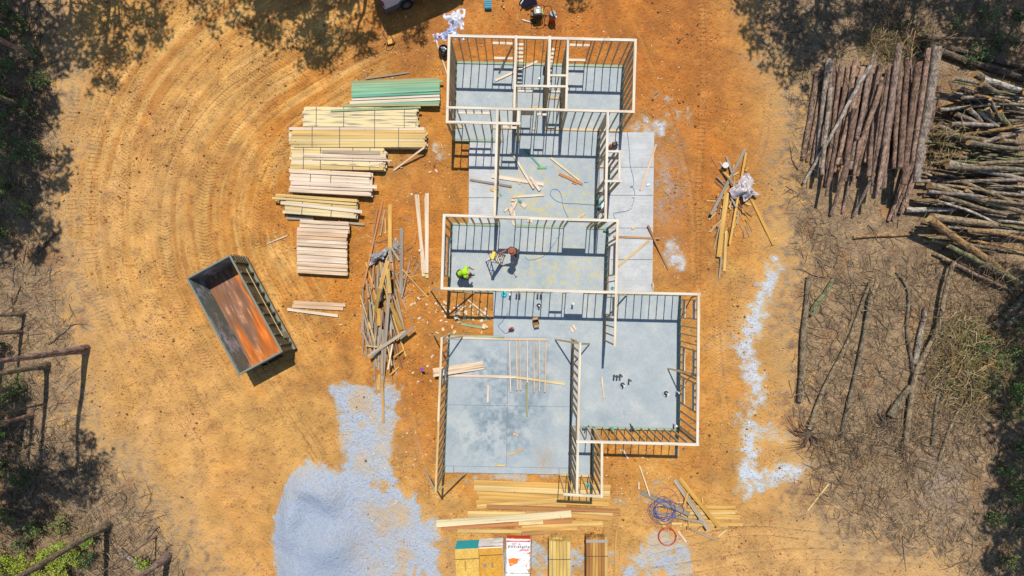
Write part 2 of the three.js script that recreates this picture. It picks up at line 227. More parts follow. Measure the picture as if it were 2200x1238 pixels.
{
  const mix = (a, b, t) => { a[0] += (b[0] - a[0]) * t; a[1] += (b[1] - a[1]) * t; a[2] += (b[2] - a[2]) * t; }, c = [0, 0, 0];
  for (let j = 0; j < DTH; j++) for (let i = 0; i < DTW; i++) {
    const px = W0 + (i + 0.5) * DW / DTW, py = H0 + (j + 0.5) * DH / DTH, k = j * DTW + i;
    const n1 = fbm(px * 0.006, py * 0.006, 3), n2 = fbm(px * 0.022 + 40, py * 0.022, 3), n3 = fbm(px * 0.09, py * 0.09 + 11, 3), n4 = noise(px * 0.42, py * 0.42), n5 = noise(px * 0.85 + 9, py * 0.85);
    c[0] = 209; c[1] = 165; c[2] = 96;                                                         // sandy clay
    mix(c, [204, 138, 52], clamp(mOrange(px, py) * 0.85 + (n1 - 0.5) * 1.6 + (n2 - 0.5) * 1.0));
    const sd = bil(spineD, px, py), ss = bil(spineS, px, py), zone = sstep(330, 200, Math.abs(sd - 60)) * sstep(900, 780, px) * sstep(900, 640, py), sk = fbm(sd * 0.075 + 100, ss * 0.006, 3), sk2 = fbm(sd * 0.2 + 7, ss * 0.012, 2), streak = zone * (sk * 0.65 + sk2 * 0.35);
    if (zone > 0) { mix(c, [188, 126, 54], clamp((streak - 0.5 * zone) * 4.6) * 0.9); mix(c, [230, 190, 124], clamp((0.48 * zone - streak) * 5) * 0.85 * zone); }
    mix(c, [158, 110, 60], clamp((fbm(px * 0.012 + 90, py * 0.012 + 33, 3) - 0.56) * 4) * 0.5);
    mix(c, [180, 112, 44], clamp(mDeep(px, py) * (0.55 + 0.9 * n2) + (n3 - 0.6) * 0.4));
    mix(c, [222, 180, 122], clamp(mPale(px, py) * (0.1 + 1.0 * n2) + (n3 - 0.55) * 0.7));
    mix(c, [204, 168, 116], clamp(mTan(px, py) * 0.9));
    mix(c, [222, 178, 116], clamp(trackTone[k] * (0.2 + 0.7 * n3)) * 0.5);
    const sp = n3 * 0.5 + n4 * 0.3 + n5 * 0.2;
    mix(c, [136, 90, 50], clamp((sp - 0.53) * 3) * 0.8); mix(c, [234, 192, 126], clamp((0.43 - sp) * 2.4) * 0.6);
    { const f = 0.82 + 0.3 * fbm(px * 0.035 + 15, py * 0.035 + 61, 4); c[0] *= f * 0.99; c[1] *= f * 0.965; c[2] *= f * 0.9; }
    const dm = mDuff(px, py); mix(c, [184, 156, 116], clamp(sstep(0.02, 0.5, dm + (n2 - 0.5) * 0.3) * (0.35 + n3)) * 0.8); let du = sstep(0.3, 0.74, dm + (n3 - 0.5) * 0.7 + (n2 - 0.5) * 0.6);
    if (du > 0) {
      const a = fbm(px * 0.05 + 70, py * 0.05, 3), b = noise(px * 0.3, py * 0.3 + 50), e = noise(px * 0.8, py * 0.8 + 90);
      const q = [150, 128, 100]; mix(q, [122, 102, 80], clamp((a - 0.44) * 3)); mix(q, [182, 156, 118], clamp((0.46 - a) * 3) * 0.8); mix(q, [92, 76, 60], clamp((b * 0.55 + e * 0.45 - 0.56) * 3) * 0.6); mix(q, [196, 178, 148], clamp((0.4 - e * 0.6 - b * 0.4) * 3) * 0.5); mix(q, [176, 122, 70], clamp((n2 - 0.58) * 4) * 0.5);
      mix(c, q, du);
    }
    mix(c, [172, 168, 182], clamp(mDust(px, py) * 2.0 * (n3 * 1.5 - 0.25)) * 0.85);
    const g = sstep(0.3, 0.62, mGravel(px, py) + (n3 - 0.5) * 0.6 + (n2 - 0.5) * (mMound(px, py) > 0.3 ? 0.5 : 1.3) + (n1 - 0.5) * 0.5) * sstep(0.03, 0.2, mGravel(px, py));
    if (g > 0) { const q = [172, 189, 212]; mix(q, [156, 174, 202], clamp((n4 * 0.5 + n5 * 0.5 - 0.5) * 2)); mix(q, [196, 206, 218], clamp((0.45 - n5) * 1.6)); mix(q, [200, 184, 158], clamp((n2 - 0.47) * 4 * (1 - mMound(px, py))) * 0.75); mix(q, c, (1 - mMound(px, py)) * clamp((n1 - 0.38) * 1.4 + (n2 - 0.5)) * 0.4); mix(q, [158, 180, 212], mMound(px, py) * 0.7); mix(c, q, g * 0.96); }
    const w = sstep(0.15, 1.1, mPowder(px, py) * 1.3 + (n3 - 0.5) * 1.25 + (n4 - 0.5) * 0.25 + (n5 - 0.5) * 0.15 - (n2 - 0.5) * 0.5) * sstep(0.02, 0.2, mPowder(px, py));
    if (w > 0) { const q = [202, 213, 226]; mix(q, [164, 180, 202], clamp((n4 * 0.5 + n5 * 0.5 - 0.46) * 2.6)); mix(c, q, w); }
    gc[k * 4] = enc(c[0]); gc[k * 4 + 1] = enc(c[1]); gc[k * 4 + 2] = enc(c[2]); gc[k * 4 + 3] = 255;
    const rough = lerp(1, 1.5, du), clod = Math.max(0, n4 - 0.72) * 0.05;
    const hgt = (detail[k] + (streak - 0.5 * zone) * 0.17) * (1 - du) + ((n3 - 0.5) * 0.05 + (n4 - 0.5) * 0.03 + (n5 - 0.5) * 0.022) * rough + clod;
    const v = clamp(0.5 + hgt / 0.2) * 255; gb[k * 4] = gb[k * 4 + 1] = gb[k * 4 + 2] = v; gb[k * 4 + 3] = 255;
  }
}
const gTex = (d, srgb) => { const t = new THREE.DataTexture(d, DTW, DTH); t.magFilter = THREE.LinearFilter; t.minFilter = THREE.LinearMipmapLinearFilter; if (srgb) t.colorSpace = THREE.SRGBColorSpace; t.needsUpdate = true; return t; };
const groundMat = new THREE.MeshStandardMaterial({ map: gTex(gc, true), bumpMap: gTex(gb, false), bumpScale: 0.2, roughness: 0.95 });

// slab outlines (photo pixels, at the slab's top)
const ST = 0.12;
const SLABS = {
  house: [[981, 131], [1336, 142], [1332, 283], [1288, 283], [1285, 478], [1307, 478], [1304, 629], [1459, 633], [1456, 925], [1269, 922], [1268, 1026], [1226, 1025], [1228, 727], [1060, 724], [1060, 629], [964, 626], [971, 480], [1070, 481], [1073, 303], [976, 303]],
};
const mPad = mask((x) => { poly(x, SLABS.house); poly(x, [[960, 722], [1228, 727], [1226, 1022], [955, 1017]]); poly(x, [[1284, 283], [1406, 284], [1402, 630], [1282, 629]]); poly(x, [[1006, 303], [1072, 303], [1070, 482], [1006, 481]]); }, 12);
function groundH(x, z) {
  const [px, py] = GPX(x, z), edge = sstep(0, 60, Math.min(px - W0, W0 + DW - px, py - H0, H0 + DH - py));
  const du = sstep(0.3, 0.7, mDuff(px, py));
  let h = (fbm(x * 0.35 + 50, z * 0.35, 3) - 0.5) * 0.1 + (fbm(x * 1.6, z * 1.6 + 30, 3) - 0.5) * lerp(0.045, 0.09, du);
  const pad = mPad(px, py); h = lerp(h, -0.03, sstep(0.1, 0.6, pad));
  const m = sstep(0.08, 0.7, mMound(px, py)), bell = (x0, y0, rx, ry) => Math.exp(-(((px - x0) / rx) ** 2 + ((py - y0) / ry) ** 2)); h += m * (0.18 + 0.75 * bell(672, 1038, 48, 30) + 0.5 * bell(716, 1062, 26, 34) + 0.55 * bell(628, 1110, 26, 60) + 0.75 * bell(706, 1168, 52, 42) + 0.5 * bell(650, 1235, 60, 40) + 0.12 * (fbm(x * 1.5 + 9, z * 1.5, 2) - 0.5));
  h += sstep(0.3, 0.9, mGravel(px, py)) * (1 - pad) * 0.03 + sstep(0.4, 1, mPowder(px, py)) * 0.05;
  return h * edge;
}
{
  const nx = 860, nz = 496, pos = new Float32Array((nx + 1) * (nz + 1) * 3), uv = new Float32Array((nx + 1) * (nz + 1) * 2), idx = new Uint32Array(nx * nz * 6);
  for (let j = 0; j <= nz; j++) for (let i = 0; i <= nx; i++) {
    const k = j * (nx + 1) + i, [x, z] = P(W0 + i / nx * DW, H0 + j / nz * DH); pos[k * 3] = x; pos[k * 3 + 1] = groundH(x, z); pos[k * 3 + 2] = z; uv[k * 2] = i / nx; uv[k * 2 + 1] = j / nz;
  }
  let o = 0; for (let j = 0; j < nz; j++) for (let i = 0; i < nx; i++) { const a = j * (nx + 1) + i, b = a + nx + 1; idx[o++] = a; idx[o++] = b; idx[o++] = a + 1; idx[o++] = b; idx[o++] = b + 1; idx[o++] = a + 1; }
  const g = new THREE.BufferGeometry(); g.setAttribute('position', new THREE.BufferAttribute(pos, 3)); g.setAttribute('uv', new THREE.BufferAttribute(uv, 2)); g.setIndex(new THREE.BufferAttribute(idx, 1)); g.computeVertexNormals();
  tag(structure('ground', g, groundMat), 'orange clay building site with wheel tracks, gravel and forest litter');
  // the forest floor beyond, to the horizon
  const [x0, z0] = P(W0, H0), [x1, z1] = P(W0 + DW, H0 + DH), R = 600, q = [];
  const quad = (a, b, c, d) => { const s = new THREE.PlaneGeometry(c - a, d - b, 1, 1).rotateX(-Math.PI / 2).translate((a + c) / 2, 0, (b + d) / 2), u = s.attributes.uv, p = s.attributes.position; for (let i = 0; i < u.count; i++) u.setXY(i, p.getX(i) / 6, p.getZ(i) / 6); q.push(s); };
  quad(-R, -R, R, z0); quad(-R, z1, R, R); quad(-R, z0, x0, z1); quad(x1, z0, R, z1);
  const ft = dataTex(512, 512, (i, j, o) => { const a = tnoise(i, j, 512, 512, 8, 8), b = tnoise(i, j, 512, 512, 60, 60), e = tnoise(i, j, 512, 512, 24, 24), v = 0.5 * a + 0.3 * b + 0.2 * e; o[0] = enc(lerp(80, 186, v)); o[1] = enc(lerp(64, 158, v)); o[2] = enc(lerp(48, 118, v)); });
  structure('forest_floor', mergeGeometries(q), new THREE.MeshStandardMaterial({ map: ft, roughness: 1 }));
}

// height of whatever lies on the ground so far, so that boards and logs can be laid to rest on one another
const CELL = 0.04, [HX0, HZ0] = P(W0, H0), HNX = Math.ceil(DW * CAMH / FOC / CELL), HNZ = Math.ceil(DH * CAMH / FOC / CELL), HM = new Float32Array(HNX * HNZ);
for (let j = 0; j < HNZ; j++) for (let i = 0; i < HNX; i++) HM[j * HNX + i] = groundH(HX0 + (i + 0.5) * CELL, HZ0 + (j + 0.5) * CELL);
const hAt = (x, z) => { const i = clamp(Math.floor((x - HX0) / CELL), 0, HNX - 1), j = clamp(Math.floor((z - HZ0) / CELL), 0, HNZ - 1); return HM[j * HNX + i]; };
function restLine(ax, az, bx, bz, half) {                   // bottom heights at both ends of a straight piece let down until it lies stable
  const L = Math.hypot(bx - ax, bz - az), n = Math.max(2, Math.ceil(L / 0.05)), tx = (bx - ax) / L, tz = (bz - az) / L, pts = [];
  for (let i = 0; i <= n; i++) { const s = i / n, x = lerp(ax, bx, s), z = lerp(az, bz, s); let h = -9; for (const k of [-1, -0.5, 0, 0.5, 1]) h = Math.max(h, hAt(x - tz * half * k, z + tx * half * k)); pts.push([s, h]); }
  const hull = []; for (const p of pts) { while (hull.length > 1) { const [a, b] = hull.slice(-2); if ((b[0] - a[0]) * (p[1] - a[1]) - (b[1] - a[1]) * (p[0] - a[0]) >= 0) hull.pop(); else break; } hull.push(p); }
  let e = 0; while (e < hull.length - 2 && hull[e + 1][0] < 0.5) e++;
  const [a, b] = [hull[e], hull[e + 1]], m = (b[1] - a[1]) / (b[0] - a[0]); return [a[1] - m * a[0], a[1] + m * (1 - a[0])];
}
function stamp(ax, az, ay, bx, bz, by, half, round = 0) {   // raise the height field to a piece's top
  const L = Math.hypot(bx - ax, bz - az), n = Math.ceil(L / (CELL * 0.7)), tx = (bx - ax) / L, tz = (bz - az) / L, m = Math.max(1, Math.ceil(half / (CELL * 0.7)));
  for (let i = 0; i <= n; i++) for (let k = -m; k <= m; k++) {
    const s = i / n, w = k / m * half, x = lerp(ax, bx, s) - tz * w, z = lerp(az, bz, s) + tx * w, c = Math.floor((x - HX0) / CELL), r = Math.floor((z - HZ0) / CELL); if (c < 0 || r < 0 || c >= HNX || r >= HNZ) continue;
    const y = lerp(ay, by, s) - (round ? round - Math.sqrt(Math.max(0, round * round - w * w)) : 0), o = r * HNX + c; if (y > HM[o]) HM[o] = y;
  }
}
function flat(pts, y) {                                      // a flat top over a convex outline in x, z
  const xs = pts.map((p) => p[0]), zs = pts.map((p) => p[1]);
  for (let z = Math.min(...zs); z <= Math.max(...zs); z += CELL) for (let x = Math.min(...xs); x <= Math.max(...xs); x += CELL) {
    let inn = false; for (let i = 0, j = pts.length - 1; i < pts.length; j = i++) { const [a, b] = pts[i], [c, d] = pts[j]; if ((b > z) !== (d > z) && x < (c - a) * (z - b) / (d - b) + a) inn = !inn; }
    if (!inn) continue; const c = Math.floor((x - HX0) / CELL), r = Math.floor((z - HZ0) / CELL); if (c >= 0 && r >= 0 && c < HNX && r < HNZ) HM[r * HNX + c] = Math.max(HM[r * HNX + c], y);
  }
}
// a board laid to rest between two photo pixels; h: about how high it lies; w, t in metres
function lay(name, label, cat, group, a, b, w, t, mats, h = 0.05) {
  const A = P(a[0], a[1], h), B = P(b[0], b[1], h), [ya, yb] = restLine(A[0], A[1], B[0], B[1], Math.max(0, w * 0.5 - 0.045));
  const m = solid(name, label, cat, BX(), pick(mats), group);
  span(m, V(A[0], ya + t / 2 + 0.002, A[1]), V(B[0], yb + t / 2 + 0.002, B[1]), w, t);
  stamp(A[0], A[1], ya + t, B[0], B[1], yb + t, Math.max(0.012, w / 2 - 0.012)); return m;
}
// ------------------------------------------------------------------ concrete
const slabX0 = P(945, 120, ST), slabX1 = P(1470, 1040, ST), slabSX = slabX1[0] - slabX0[0], slabSZ = slabX1[1] - slabX0[1];
const slabTex = dataTex(900, 1536, (i, j, o) => {
  const px = 945 + i / 900 * 525, py = 120 + j / 1536 * 920, n = fbm(px * 0.03 + 3, py * 0.03, 4), m = fbm(px * 0.12, py * 0.12 + 20, 3), f = noise(px * 0.9, py * 0.9), s = noise(px * 0.25, py * 0.02 + 40);
  let r = 172, g = 188, b = 199; const add = (k, a, c, d) => { r += (a - r) * k; g += (c - g) * k; b += (d - b) * k; };
  add(clamp((n - 0.5) * 2.4) * 0.5, 160, 176, 190); add(clamp((0.48 - n) * 2.6) * 0.65, 200, 207, 208); add(clamp((s - 0.5) * 1.2) * 0.25, 190, 198, 204);
  const blot = (x, y, rx, ry) => Math.exp(-(((px - x) / rx) ** 2 + ((py - y) / ry) ** 2));
  if (py > 722 && px < 1228) { add(clamp((blot(1040, 790, 60, 50) + blot(1090, 880, 90, 60) + blot(1050, 950, 90, 50) + blot(1150, 780, 50, 60)) * (m * 1.8 + n - 1.0)) * 0.75, 110, 132, 148); add(clamp(blot(1170, 992, 18, 30) * m) * 0.7, 176, 140, 104); }
  if (py > 630 && px > 1228) { add(clamp((blot(1330, 770, 70, 40) + blot(1380, 860, 90, 60) + blot(1300, 900, 60, 40)) * (m * 1.6 + n - 1.1)) * 0.55, 134, 156, 172); }
  if (py > 330 && py < 475) add(clamp((m - 0.46) * 4) * clamp(blot(1170, 410, 100, 70) * 1.4) * 0.75, 196, 188, 140);
  if (py > 480 && py < 700) { add(clamp((m - 0.48) * 4) * clamp(blot(1200, 580, 130, 60) * 1.3) * 0.7, 200, 190, 140); add(clamp((n - 0.5) * 4) * 0.3, 150, 178, 190); }
  const q = 1 + (f - 0.5) * 0.1 + (m - 0.5) * 0.08; o[0] = enc(r * q); o[1] = enc(g * q); o[2] = enc(b * q);
}, true, false);
slabTex.wrapS = slabTex.wrapT = THREE.MirroredRepeatWrapping;
const concBump = dataTex(256, 256, (i, j, o) => { o[0] = o[1] = o[2] = 255 * (0.5 * tnoise(i, j, 256, 256, 60, 60) + 0.5 * tnoise(i, j, 256, 256, 14, 14)); }, false);
concBump.repeat.set(8, 12);
const concrete = new THREE.MeshStandardMaterial({ map: slabTex, bumpMap: concBump, bumpScale: 0.004, roughness: 0.82 });
const walkTex = dataTex(512, 512, (i, j, o) => { const n = tnoise(i, j, 512, 512, 6, 6), m = tnoise(i, j, 512, 512, 30, 30), s = tnoise(i, j, 512, 512, 3, 70), q = 1 + (n - 0.5) * 0.1 + (m - 0.5) * 0.07 + (s - 0.5) * 0.06; o[0] = enc(194 * q); o[1] = enc(202 * q); o[2] = enc(210 * q); });
const walkMat = new THREE.MeshStandardMaterial({ map: walkTex, roughness: 0.85 });
function panel(parent, name, pts, top, mat, thick = 0.16, walk = false) {
  const w = pts.map((p) => P(p[0], p[1], ST)), s = new THREE.Shape(w.map((p) => new THREE.Vector2(p[0], -p[1])));
  const g = new THREE.ExtrudeGeometry(s, { depth: thick - 0.006, bevelEnabled: true, bevelThickness: 0.006, bevelSize: 0.006, bevelOffset: -0.006, bevelSegments: 1 }).rotateX(-Math.PI / 2).translate(0, top - thick, 0);
  const u = g.attributes.uv, p = g.attributes.position; for (let i = 0; i < u.count; i++) walk ? u.setXY(i, p.getX(i) / 2.5, p.getZ(i) / 2.5) : u.setXY(i, (p.getX(i) - slabX0[0]) / slabSX, (p.getZ(i) - slabX0[1]) / slabSZ);
  flat(w, top); return part(parent, name, g, mat);
}
const slab = thing('foundation_slab', 'smooth grey concrete slab under the framed house', 'slab');
panel(slab, 'house_floor', SLABS.house, ST, concrete);
const gx = (t, l, r) => lerp(l, r, t);
for (const [a, b, c, d] of [[0, 0.4915, 0, 0.5015], [0.493, 1, 0, 0.5015], [0, 0.4915, 0.503, 0.95], [0.493, 1, 0.503, 0.95]]) {
  const q = (u, v) => [lerp(lerp(961, 1226.5, u), lerp(956, 1224, u), v), lerp(lerp(722.5, 727, u), lerp(1016, 1021, u), v)];
  panel(slab, 'garage_floor', [q(a, c), q(b, c), q(b, d), q(a, d)], ST - 0.004, concrete);
}
panel(slab, 'door_recess', [[975, 1002.5], [1201, 1006.5], [1201, 1020.5], [975, 1016.5]], ST - 0.05, concrete, 0.12);
panel(slab, 'door_curb', [[956.5, 1002], [974.5, 1002.3], [974.5, 1016.4], [956, 1016]], ST - 0.004, concrete);
panel(slab, 'door_curb', [[1201.5, 1006.5], [1224, 1007], [1224, 1021], [1201.5, 1020.5]], ST - 0.004, concrete);
const walk = thing('walkway', 'long pale concrete walkway of five panels beside the house', 'walkway');
{ const ys = [283.5, 359, 419.5, 490, 558, 628.5]; for (let i = 0; i < 5; i++) { const l = (y) => i > 2 ? 1307.5 : lerp(1289.5, 1286, (y - 283) / 207), r = (y) => lerp(1406, 1402, (y - 283) / 346), a = ys[i] + 0.4, b = ys[i + 1] - 0.4; panel(walk, 'walkway_panel', [[l(a), a], [r(a), a], [r(b), b], [l(b), b]], ST - 0.03, walkMat, 0.13, true); } }
const patio = thing('patio', 'pale concrete patio of two panels on the lumber side', 'patio');
panel(patio, 'patio_panel', [[1007.5, 304], [1072.5, 304], [1071.5, 424.4], [1007, 424.4]], ST - 0.02, walkMat, 0.13, true);
panel(patio, 'patio_panel', [[1007, 425.2], [1071.5, 425.2], [1069.5, 479.5], [1006.5, 479.5]], ST - 0.02, walkMat, 0.13, true);

// ------------------------------------------------------------------ the stud frame of the house
const house = thing('house_frame', 'open stud frame of a one storey house standing on the slab', 'house');
const WT = ST + 2.74; let wallNo = 0;
function wall(label, a, b, o = {}) {
  const { t = 0.125, ops = [], top = WT, sp = 0.406, treated = false, plates = M.plate, single = false } = o;
  const A = P(a[0], a[1], top), B = P(b[0], b[1], top), L = Math.hypot(B[0] - A[0], B[1] - A[1]), dy = ((wallNo++ * 7) % 11) * 0.0011;
  const g = new THREE.Group(); g.name = 'wall_frame'; g.userData.label = label; g.position.set(A[0], 0, A[1]); g.rotation.y = -Math.atan2(B[1] - A[1], B[0] - A[0]); house.add(g);
  const put = (name, x0, x1, y0, y1, w, mats) => { const m = part(g, name, BX(), pick(mats)); if (y1 - y0 > x1 - x0) { m.rotation.z = Math.PI / 2; m.scale.set(y1 - y0, x1 - x0, w); } else m.scale.set(x1 - x0, y1 - y0, w); m.position.set((x0 + x1) / 2, (y0 + y1) / 2, 0); return m; };
  const T = top + dy, pt = 0.04, horiz = Math.abs(b[0] - a[0]) > Math.abs(b[1] - a[1]), at = (p) => L * (horiz ? (p - a[0]) / (b[0] - a[0]) : (p - a[1]) / (b[1] - a[1]));
  { let x = -t / 2; while (x < L + t / 2 - 0.05) { let e = x + rr(3.2, 4.9); if (L + t / 2 - e < 0.8) e = L + t / 2; const m = put('top_plate', x, e - 0.004, T - pt, T, t, plates); m.position.z += rr(-0.006, 0.006); x = e; } } if (!single) put('top_plate', -t / 2 + 0.01, L + t / 2 - 0.01, T - 2 * pt - 0.002, T - pt - 0.002, t - 0.004, M.stud);
  const low = T - (single ? 1 : 2) * pt - 0.004, base = ST + 0.003, sb = base + pt, O = ops.map(([p, q, sill, head, solidHead]) => { const x = [at(p), at(q)].sort((m, n) => m - n); return { x0: x[0], x1: x[1], sill, head: head ?? 2.2, solidHead }; }).sort((m, n) => m.x0 - n.x0);
  let s = -t / 2; const bp = treated ? M.treated : M.stud; for (const q of O) if (!q.sill) { if (q.x0 - s > 0.06) put('bottom_plate', s, q.x0, base, sb, t - 0.002, bp); s = q.x1; } if (L + t / 2 - s > 0.06) put('bottom_plate', s, L + t / 2, base, sb, t - 0.002, bp);
  const sw = 0.042, free = (x) => !O.some((q) => x > q.x0 - 0.1 && x < q.x1 + 0.1), stud = (x) => put('stud', x - sw / 2, x + sw / 2, sb, low, t - 0.006, M.stud);
  for (let x = 0.0; x < L - 0.2; x += sp) if (free(x)) stud(x); if (free(L)) stud(L);
  for (const q of O) {
    stud(q.x0 - sw * 0.55); stud(q.x1 + sw * 0.55); const h = ST + q.head;
    if (q.solidHead) put('header', q.x0, q.x1, h, low, t - 0.01, M.stud); else { put('header', q.x0, q.x1, h, h + pt, t - 0.004, M.plate); const n = Math.max(2, Math.round((q.x1 - q.x0) / 0.36)); for (let i = 1; i < n; i++) { const x = lerp(q.x0, q.x1, i / n); put('cripple_stud', x - sw / 2, x + sw / 2, h + pt, low, t - 0.01, M.stud); } }
    if (q.sill) { const y = ST + q.sill; put('sill', q.x0, q.x1, y - pt, y, t - 0.004, M.plate); const n = Math.max(2, Math.round((q.x1 - q.x0) / 0.4)); for (let i = 1; i < n; i++) { const x = lerp(q.x0, q.x1, i / n); put('cripple_stud', x - sw / 2, x + sw / 2, sb, y - pt, t - 0.01, M.stud); } }
  }
  for (const [x, n] of o.blocks ?? []) { const X = at(x); for (let k = 0; k < n; k++) { const y = ST + 0.35 + k * 0.42; put('block', X - 0.16, X + 0.16, y, y + 0.04, t - 0.01, M.plate); } stud(X - 0.19); stud(X + 0.19); }
  return g;
}
wall('north wall with two window openings', [966, 76], [1365, 86], { treated: true, ops: [[1057, 1101, 0.62, 2.1], [1226, 1271, 0.62, 2.1]], blocks: [[1118, 5], [1188, 4]] });
wall('east wall of the north rooms', [1365, 86], [1361, 240], { treated: true });
wall('west wall of the north rooms', [965, 76], [960.5, 262], { treated: true, ops: [[205, 228, 1.1, 2.1]] });
wall('long inner wall', [961, 231], [1361, 240], { t: 0.11, ops: [[982, 1051, 0, 2.1], [1121, 1146, 0, 2.1, 1], [1155, 1176, 0, 2.1]] });
wall('closet wall', [960.5, 262], [1116, 265], { treated: true, t: 0.12, ops: [[1079, 1112, 0, 2.1]] });
wall('short closet end', [1113.5, 234], [1113.5, 265], { t: 0.11, blocks: [[250, 5]] });
wall('west wall of the great room', [1069, 233], [1062.5, 465], { t: 0.115, ops: [[400, 452, 0, 2.1, 1]] });
wall('bedroom partition', [1109, 78], [1105, 234], { t: 0.11 });
wall('plumbing partition', [1180.5, 80], [1178.5, 185], { t: 0.14 });
wall('second bedroom partition', [1221, 82], [1216.5, 237], { t: 0.11 });
wall('hall partition', [1107, 184], [1218, 185.5], { t: 0.1, ops: [[1112, 1145, 0, 2.1], [1186, 1206, 0, 2.1]] });
wall('short bath partition', [1183, 161.5], [1217, 162], { t: 0.1 });
wall('east wall of the great room', [1306, 240], [1301, 471], { t: 0.115, treated: true, ops: [[330, 382, 0, 2.2, 1]] });
wall('alcove side', [1304, 325.5], [1333, 325.5], { t: 0.11 });
wall('alcove front', [1332, 326], [1330.5, 389], { t: 0.11, treated: true });
wall('alcove side', [1301.5, 389], [1333, 389], { t: 0.11 });
wall('north wall of the work room', [954.5, 463], [1328, 474], { treated: true, ops: [[1071, 1106, 0, 2.45, 1], [1224, 1277, 0, 2.2, 1]] });
wall('west wall of the work room', [954.5, 463], [949.5, 619], { treated: true, ops: [[502, 590, 0.75, 2.1]] });
wall('east wall of the work room', [1327.5, 474], [1323.5, 628], { treated: true, ops: [[522, 588, 0.75, 2.1]] });
wall('long wall between work room and front rooms', [949.5, 619.5], [1503, 632.5], { treated: true, ops: [[1192, 1220, 0, 2.05], [1229, 1270, 0, 2.3, 1]] });
wall('east wall of the front room with three window openings', [1501.5, 632.5], [1499, 956], { treated: true, ops: [[646, 686, 0.7, 2.1], [757, 810, 0.7, 2.1], [828, 888, 0.7, 2.1]] });
wall('short stub wall', [1324, 631], [1321, 742], { t: 0.115, ops: [[640, 678, 0, 2.1]] });
wall('south wall of the front room', [1241, 949], [1500, 955.5], { treated: true, t: 0.125 });
wall('garage side wall', [949, 727], [936, 1056], { t: 0.1, single: true, plates: M.pine, treated: true, ops: [[800, 830, 1.0, 2.1]], top: WT - 0.05 });
wall('wall between garage and front room', [1246, 739], [1239.5, 1063], { t: 0.115, ops: [[905, 945, 0, 2.1, 1]], top: WT - 0.02 });
wall('entry side wall', [1293.5, 951], [1293, 1067], { treated: true, t: 0.12 });
wall('entry front wall', [1213, 1063], [1293, 1067], { t: 0.12, sp: 0.38 });
// braces: from a foot on the ground or slab up to a wall
const brace = (f, fh, tp, th, label) => { const m = part(house, 'brace', BX(), pick(M.stud)); span(m, PV(f[0], f[1], fh), PV(tp[0], tp[1], th), 0.09, 0.038); return m; };
brace([1192.5, 729.5], ST + 0.03, [1245, 738.5], WT - 0.12); brace([1267, 739], ST + 0.03, [1247, 739], WT - 0.12);
brace([1435, 792], ST + 0.03, [1497, 806], WT - 0.3); brace([1484, 808], 0.05, [1500, 806], WT - 0.3);
brace([925, 624], 0.05, [949, 620], WT - 0.25); brace([1018, 629.5], 0.05, [951, 621], WT - 0.25);
brace([931, 719], 0.05, [948, 729], WT - 0.3); brace([994.5, 723.5], ST + 0.03, [950, 729], WT - 0.3);
brace([912, 1010], 0.05, [935.5, 1055], WT - 0.25); brace([1002, 1017], 0.1, [937, 1055], WT - 0.25);
brace([1346.5, 634], ST + 0.03, [1324.5, 633], WT - 0.3); brace([1486, 639], 0.05, [1501, 634], WT - 0.3);
// a loose diagonal brace inside a north room
brace([1072, 158], ST + 0.9, [1100, 100], WT - 0.5);
// ------------------------------------------------------------------ lumber
const Y0 = (px, py) => { const [x, z] = P(px, py); return hAt(x, z); };
// a banded bundle: axis between two photo pixels at its top; rows of boards across, layers up
function bundle(label, a, b, o) {
  const { rows, layers, mats, bands = [], group = 'banded lumber bundles', top = 0.42, ragged = 0.09, bw, lt = 0.04, gap = 0.004 } = o;
  const A = P(a[0], a[1], top), B = P(b[0], b[1], top), L = Math.hypot(B[0] - A[0], B[1] - A[1]), g = thing('lumber_bundle', label, 'lumber bundle', group);
  const base = Math.max(hAt(A[0], A[1]), hAt(B[0], B[1]), hAt((A[0] + B[0]) / 2, (A[1] + B[1]) / 2));
  g.position.set((A[0] + B[0]) / 2, base, (A[1] + B[1]) / 2); g.rotation.y = -Math.atan2(B[1] - A[1], B[0] - A[0]);
  const W = rows * bw + (rows - 1) * gap, run = 0.09;
  for (const s of [-0.36, 0.36]) { const m = part(g, 'runner', BX(), pick(M.brown)); m.rotation.y = Math.PI / 2; m.scale.set(W + 0.16, run, 0.09); m.position.set(s * L, run / 2 - 0.01, 0); }
  for (let k = 0; k < layers; k++) for (let r = 0; r < rows; r++) {
    const l = L - rnd() * ragged * 2, m = part(g, 'board', BX(), pick(mats)); m.scale.set(l, lt - 0.002 + (k === layers - 1 ? rr(-0.002, 0.002) : 0), bw); m.rotation.y = k >= layers - 2 ? rr(-0.006, 0.006) : 0; m.position.set(rr(-ragged, ragged) * 0.8, run + lt * (k + 0.5) - 0.01, -W / 2 + bw / 2 + r * (bw + gap));
  }
  const H = run + lt * layers - 0.01;
  for (const s of bands) { const x = (s - 0.5) * L; part(g, 'strap', merged([boxAt(0.035, 0.006, W + 0.02, x, H + 0.006, 0), boxAt(0.035, H - run + 0.02, 0.006, x, (H + run) / 2, W / 2 + 0.007), boxAt(0.035, H - run + 0.02, 0.006, x, (H + run) / 2, -W / 2 - 0.007)]), STRAP); }
  stamp(A[0], A[1], base + H, B[0], B[1], base + H, W / 2); return g;
}
const Z5 = (x, y) => [560 + x / 5.5, 140 + y / 5.5], Z6 = (x, y) => [560 + x / 4.585, 350 + y / 4.585], Z7 = (x, y) => [600 + x / 4.27, 560 + y / 4.27];
const PXM = 1 / 41.3;                                        // a photo pixel on top of a low stack, in metres
bundle('grey weathered lumber bundle with four straps below the teal boards', Z5(505, 610), Z5(1855, 625), { rows: 5, layers: 9, bw: 8.4 * PXM, mats: M.weathered, bands: [0.115, 0.355, 0.625, 0.885] });
